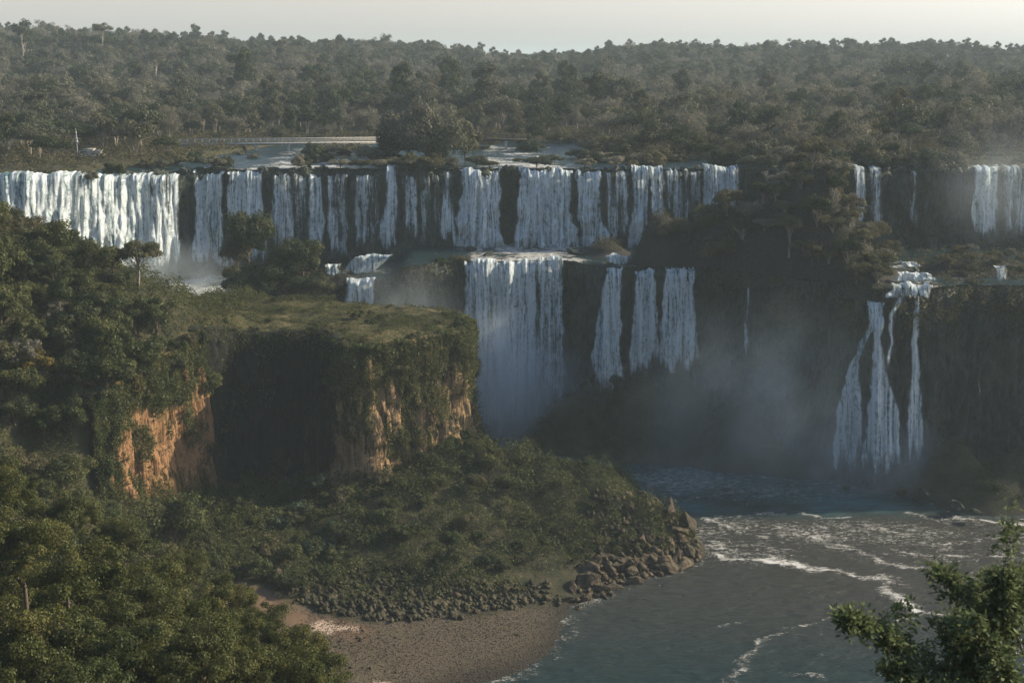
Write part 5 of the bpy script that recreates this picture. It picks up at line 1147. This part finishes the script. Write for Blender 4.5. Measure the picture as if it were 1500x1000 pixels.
# -------------------------------------------- the branch close to the camera, bottom right
def near_tree():
    rg = np.random.default_rng(77)
    base = PY(1520, 1250, 27); e = bpy.data.objects.new('leafy_tree', None); COL.objects.link(e); e.location = [float(v) for v in base]
    tag(e, 'leafy tree with a long side branch over the river, close in the bottom right corner', 'tree')
    B = base
    def W(px, py, D): return PY(px, py, D)-B
    br = [([(1520, 1250, 27), (1490, 1080, 27), (1465, 940, 26.6), (1462, 880, 26.5), (1470, 835, 26.5)], .08), ([(1468, 850, 26.5), (1476, 790, 26.5), (1478, 738, 26.5)], .012), ([(1480, 1040, 27), (1400, 990, 26), (1330, 955, 25.5), (1275, 922, 25.2), (1228, 903, 25)], .05),
          ([(1480, 1080, 27), (1410, 1040, 25.5), (1340, 1000, 25), (1300, 975, 24.8)], .05), ([(1470, 960, 26.6), (1420, 890, 26.5), (1385, 850, 26.8), (1370, 838, 27)], .045), ([(1465, 940, 26.6), (1500, 870, 27), (1530, 840, 27)], .05),
          ([(1470, 990, 27), (1410, 930, 27.5), (1395, 905, 28)], .04), ([(1490, 1080, 27), (1540, 980, 27), (1560, 900, 27)], .05), ([(1480, 1030, 27), (1440, 960, 25.5), (1425, 900, 25.2)], .04), ([(1340, 958, 25.5), (1310, 905, 25.8), (1330, 890, 26)], .02),
          ([(1480, 1100, 27), (1430, 1050, 26), (1390, 1010, 26)], .04), ([(1480, 960, 27), (1440, 900, 27.5), (1425, 850, 28)], .045), ([(1500, 960, 28), (1480, 900, 28), (1500, 860, 28)], .045), ([(1480, 1040, 26), (1440, 1000, 25.5), (1400, 960, 25.5), (1370, 900, 26)], .045), ([(1520, 1060, 26), (1470, 1000, 25), (1450, 940, 25)], .05), ([(1460, 1010, 28), (1420, 960, 28.5), (1400, 880, 29)], .04), ([(1500, 1080, 26), (1440, 1030, 24.6), (1360, 1010, 24.5)], .045)]
    wood = []; P = []; D_ = []
    for pts, r in br:
        w_ = np.array([W(*p) for p in pts]); t = np.linspace(0, 1, len(w_)); tt = np.linspace(0, 1, len(w_)*4)
        c = np.stack([np.interp(tt, t, w_[:, k_]) for k_ in range(3)], 1); c += rg.normal(size=c.shape)*.02
        wood.append(tube(c, np.linspace(r, r*.15, len(c)), 5))
        L = np.linalg.norm(np.diff(w_, axis=0), axis=1).sum()
        for k_ in range(int(L*(15 if r > .02 else 7))):
            s = rg.uniform(.12, 1)**.7; i = s*(len(c)-1); a = c[int(i)]; d = rdir(1, rg)[0]; d[2] = abs(d[2])*.6
            ln = rg.uniform(.15, .62)*(1.3-s*.55)*(.55 if r < .045 and s > .6 else 1); e2 = a+d*ln
            wood.append(tube([a, (a+e2)/2+rg.normal(size=3)*.02, e2], [.008, .006, .003], 3))
            m_ = int(17*ln/.3)+4; q_ = rg.random((m_, 1))**.7; pp = a+(e2-a)*q_+rg.normal(size=(m_, 3))*.10; P.append(pp); D_.append(np.tile(d, (m_, 1)))
    P = np.concatenate(P); D_ = np.concatenate(D_)
    a = D_+rg.normal(size=P.shape)*.6+np.array([0, 0, -.25]); a /= np.linalg.norm(a, axis=1)[:, None]
    nrm = rg.normal(size=P.shape)*.5+np.array([0, 0, 1]); b = np.cross(a, nrm); b /= np.linalg.norm(b, axis=1)[:, None]
    nrm = np.cross(a, b); s = rg.uniform(.10, .20, (len(P), 1))
    q6 = [P, P+a*s*.45+b*s*.24+nrm*s*.05, P+a*s, P+a*s*.45-b*s*.24+nrm*s*.05]
    v = np.stack(q6, 1).reshape(-1, 3); f = np.arange(len(P)*4).reshape(-1, 4)
    link('trunk', mesh('trunk', *join(wood), M['bark'], True), e); link('crown', mesh('crown', v, f, M['leaf_branch']), e)
near_tree()
flush_labels()

# ------------------------------------------------------------------ mist at the feet of the falls, and haze
def mist(c, r, dens, label, col=(.84, .94, 1.0), seed=0.0):
    m, t, out = newmat('mist'); N = NT(t)
    ob = N.n('ShaderNodeTexCoord').outputs['Object']
    ln = N.n('ShaderNodeVectorMath', operation='LENGTH'); t.links.new(ob, ln.inputs[0])
    fall_ = N.ramp(ln.outputs['Value'], 1.0, .15)
    sc_ = N.n('ShaderNodeVectorMath', operation='ADD'); t.links.new(N.scl(ob, r[0]*.09, r[1]*.09, r[2]*.06), sc_.inputs[0]); sc_.inputs[1].default_value = (seed, 0, 0)
    nz = N.ramp(N.noise(sc_.outputs[0], 1.0, 3, .55), .32, .68, .12, 1.0)
    d = N.math('MULTIPLY', N.math('MULTIPLY', N.math('POWER', fall_, 1.3), nz), dens)
    pv = N.n('ShaderNodeVolumePrincipled'); pv.inputs['Color'].default_value = (*col, 1); t.links.new(d, pv.inputs['Density']); pv.inputs['Anisotropy'].default_value = .2
    t.links.new(pv.outputs[0], out.inputs['Volume']); m.cycles.volume_step_rate = 2.0
    n_, k_ = 24, 14; v = []; f = []
    for j in range(k_+1):
        for i in range(n_):
            th = 2*math.pi*i/n_; ph = math.pi*j/k_; v.append((math.sin(ph)*math.cos(th), math.sin(ph)*math.sin(th), math.cos(ph)))
    for j in range(k_):
        for i in range(n_): f.append([j*n_+i, (j+1)*n_+i, (j+1)*n_+(i+1) % n_, j*n_+(i+1) % n_])
    o = link('mist', mesh('mist', v, f, m, True), None, [float(a) for a in c]); o.scale = r; tag(o, label, 'mist', kind='stuff')
c = PY(718, 580, 240); mist((c[0], c[1], 17), (13, 7, 20), .16, 'bright sunlit spray rising beside the end of the headland', seed=8)
c = PY(740, 590, 254); mist((c[0], c[1], 6), (27, 10, 26), .20, 'spray cloud at the foot of the great lower curtain waterfall', seed=1)
c = PY(235, 395, 262); mist((c[0], c[1], 33), (26, 9, 12), .10, 'white spray over the foaming pool', seed=2)
c = PY(1110, 590, 222); mist((c[0], c[1], 14), (34, 10, 30), .034, 'thin spray drifting in front of the dark lower cliff', col=(.66, .84, 1.0), seed=3)
c = PY(600, 430, 250); mist((c[0], c[1], 30), (16, 5, 13), .07, 'grey mist between the little bright waterfall and the great curtain', seed=4)
c = PY(1280, 650, 224); mist((c[0], c[1], 5), (20, 7, 16), .14, 'spray at the foot of the braided waterfall', seed=5)
c = PY(1480, 250, 272); mist((c[0], c[1], 56), (24, 10, 20), .02, 'pale spray rising at the far right of the upper row', seed=6)
def haze():
    m, t, out = newmat('haze'); pv = t.nodes.new('ShaderNodeVolumePrincipled')
    pv.inputs['Color'].default_value = (.72, .84, .88, 1); pv.inputs['Density'].default_value = .00021; pv.inputs['Anisotropy'].default_value = .1
    t.links.new(pv.outputs[0], out.inputs['Volume'])
    tag(link('haze', mesh('haze', *boxes([(-9500, 9500, -60, 12500, -8, 150)]), m)), 'pale blue haze thickening towards the horizon', 'haze', kind='stuff')
haze()
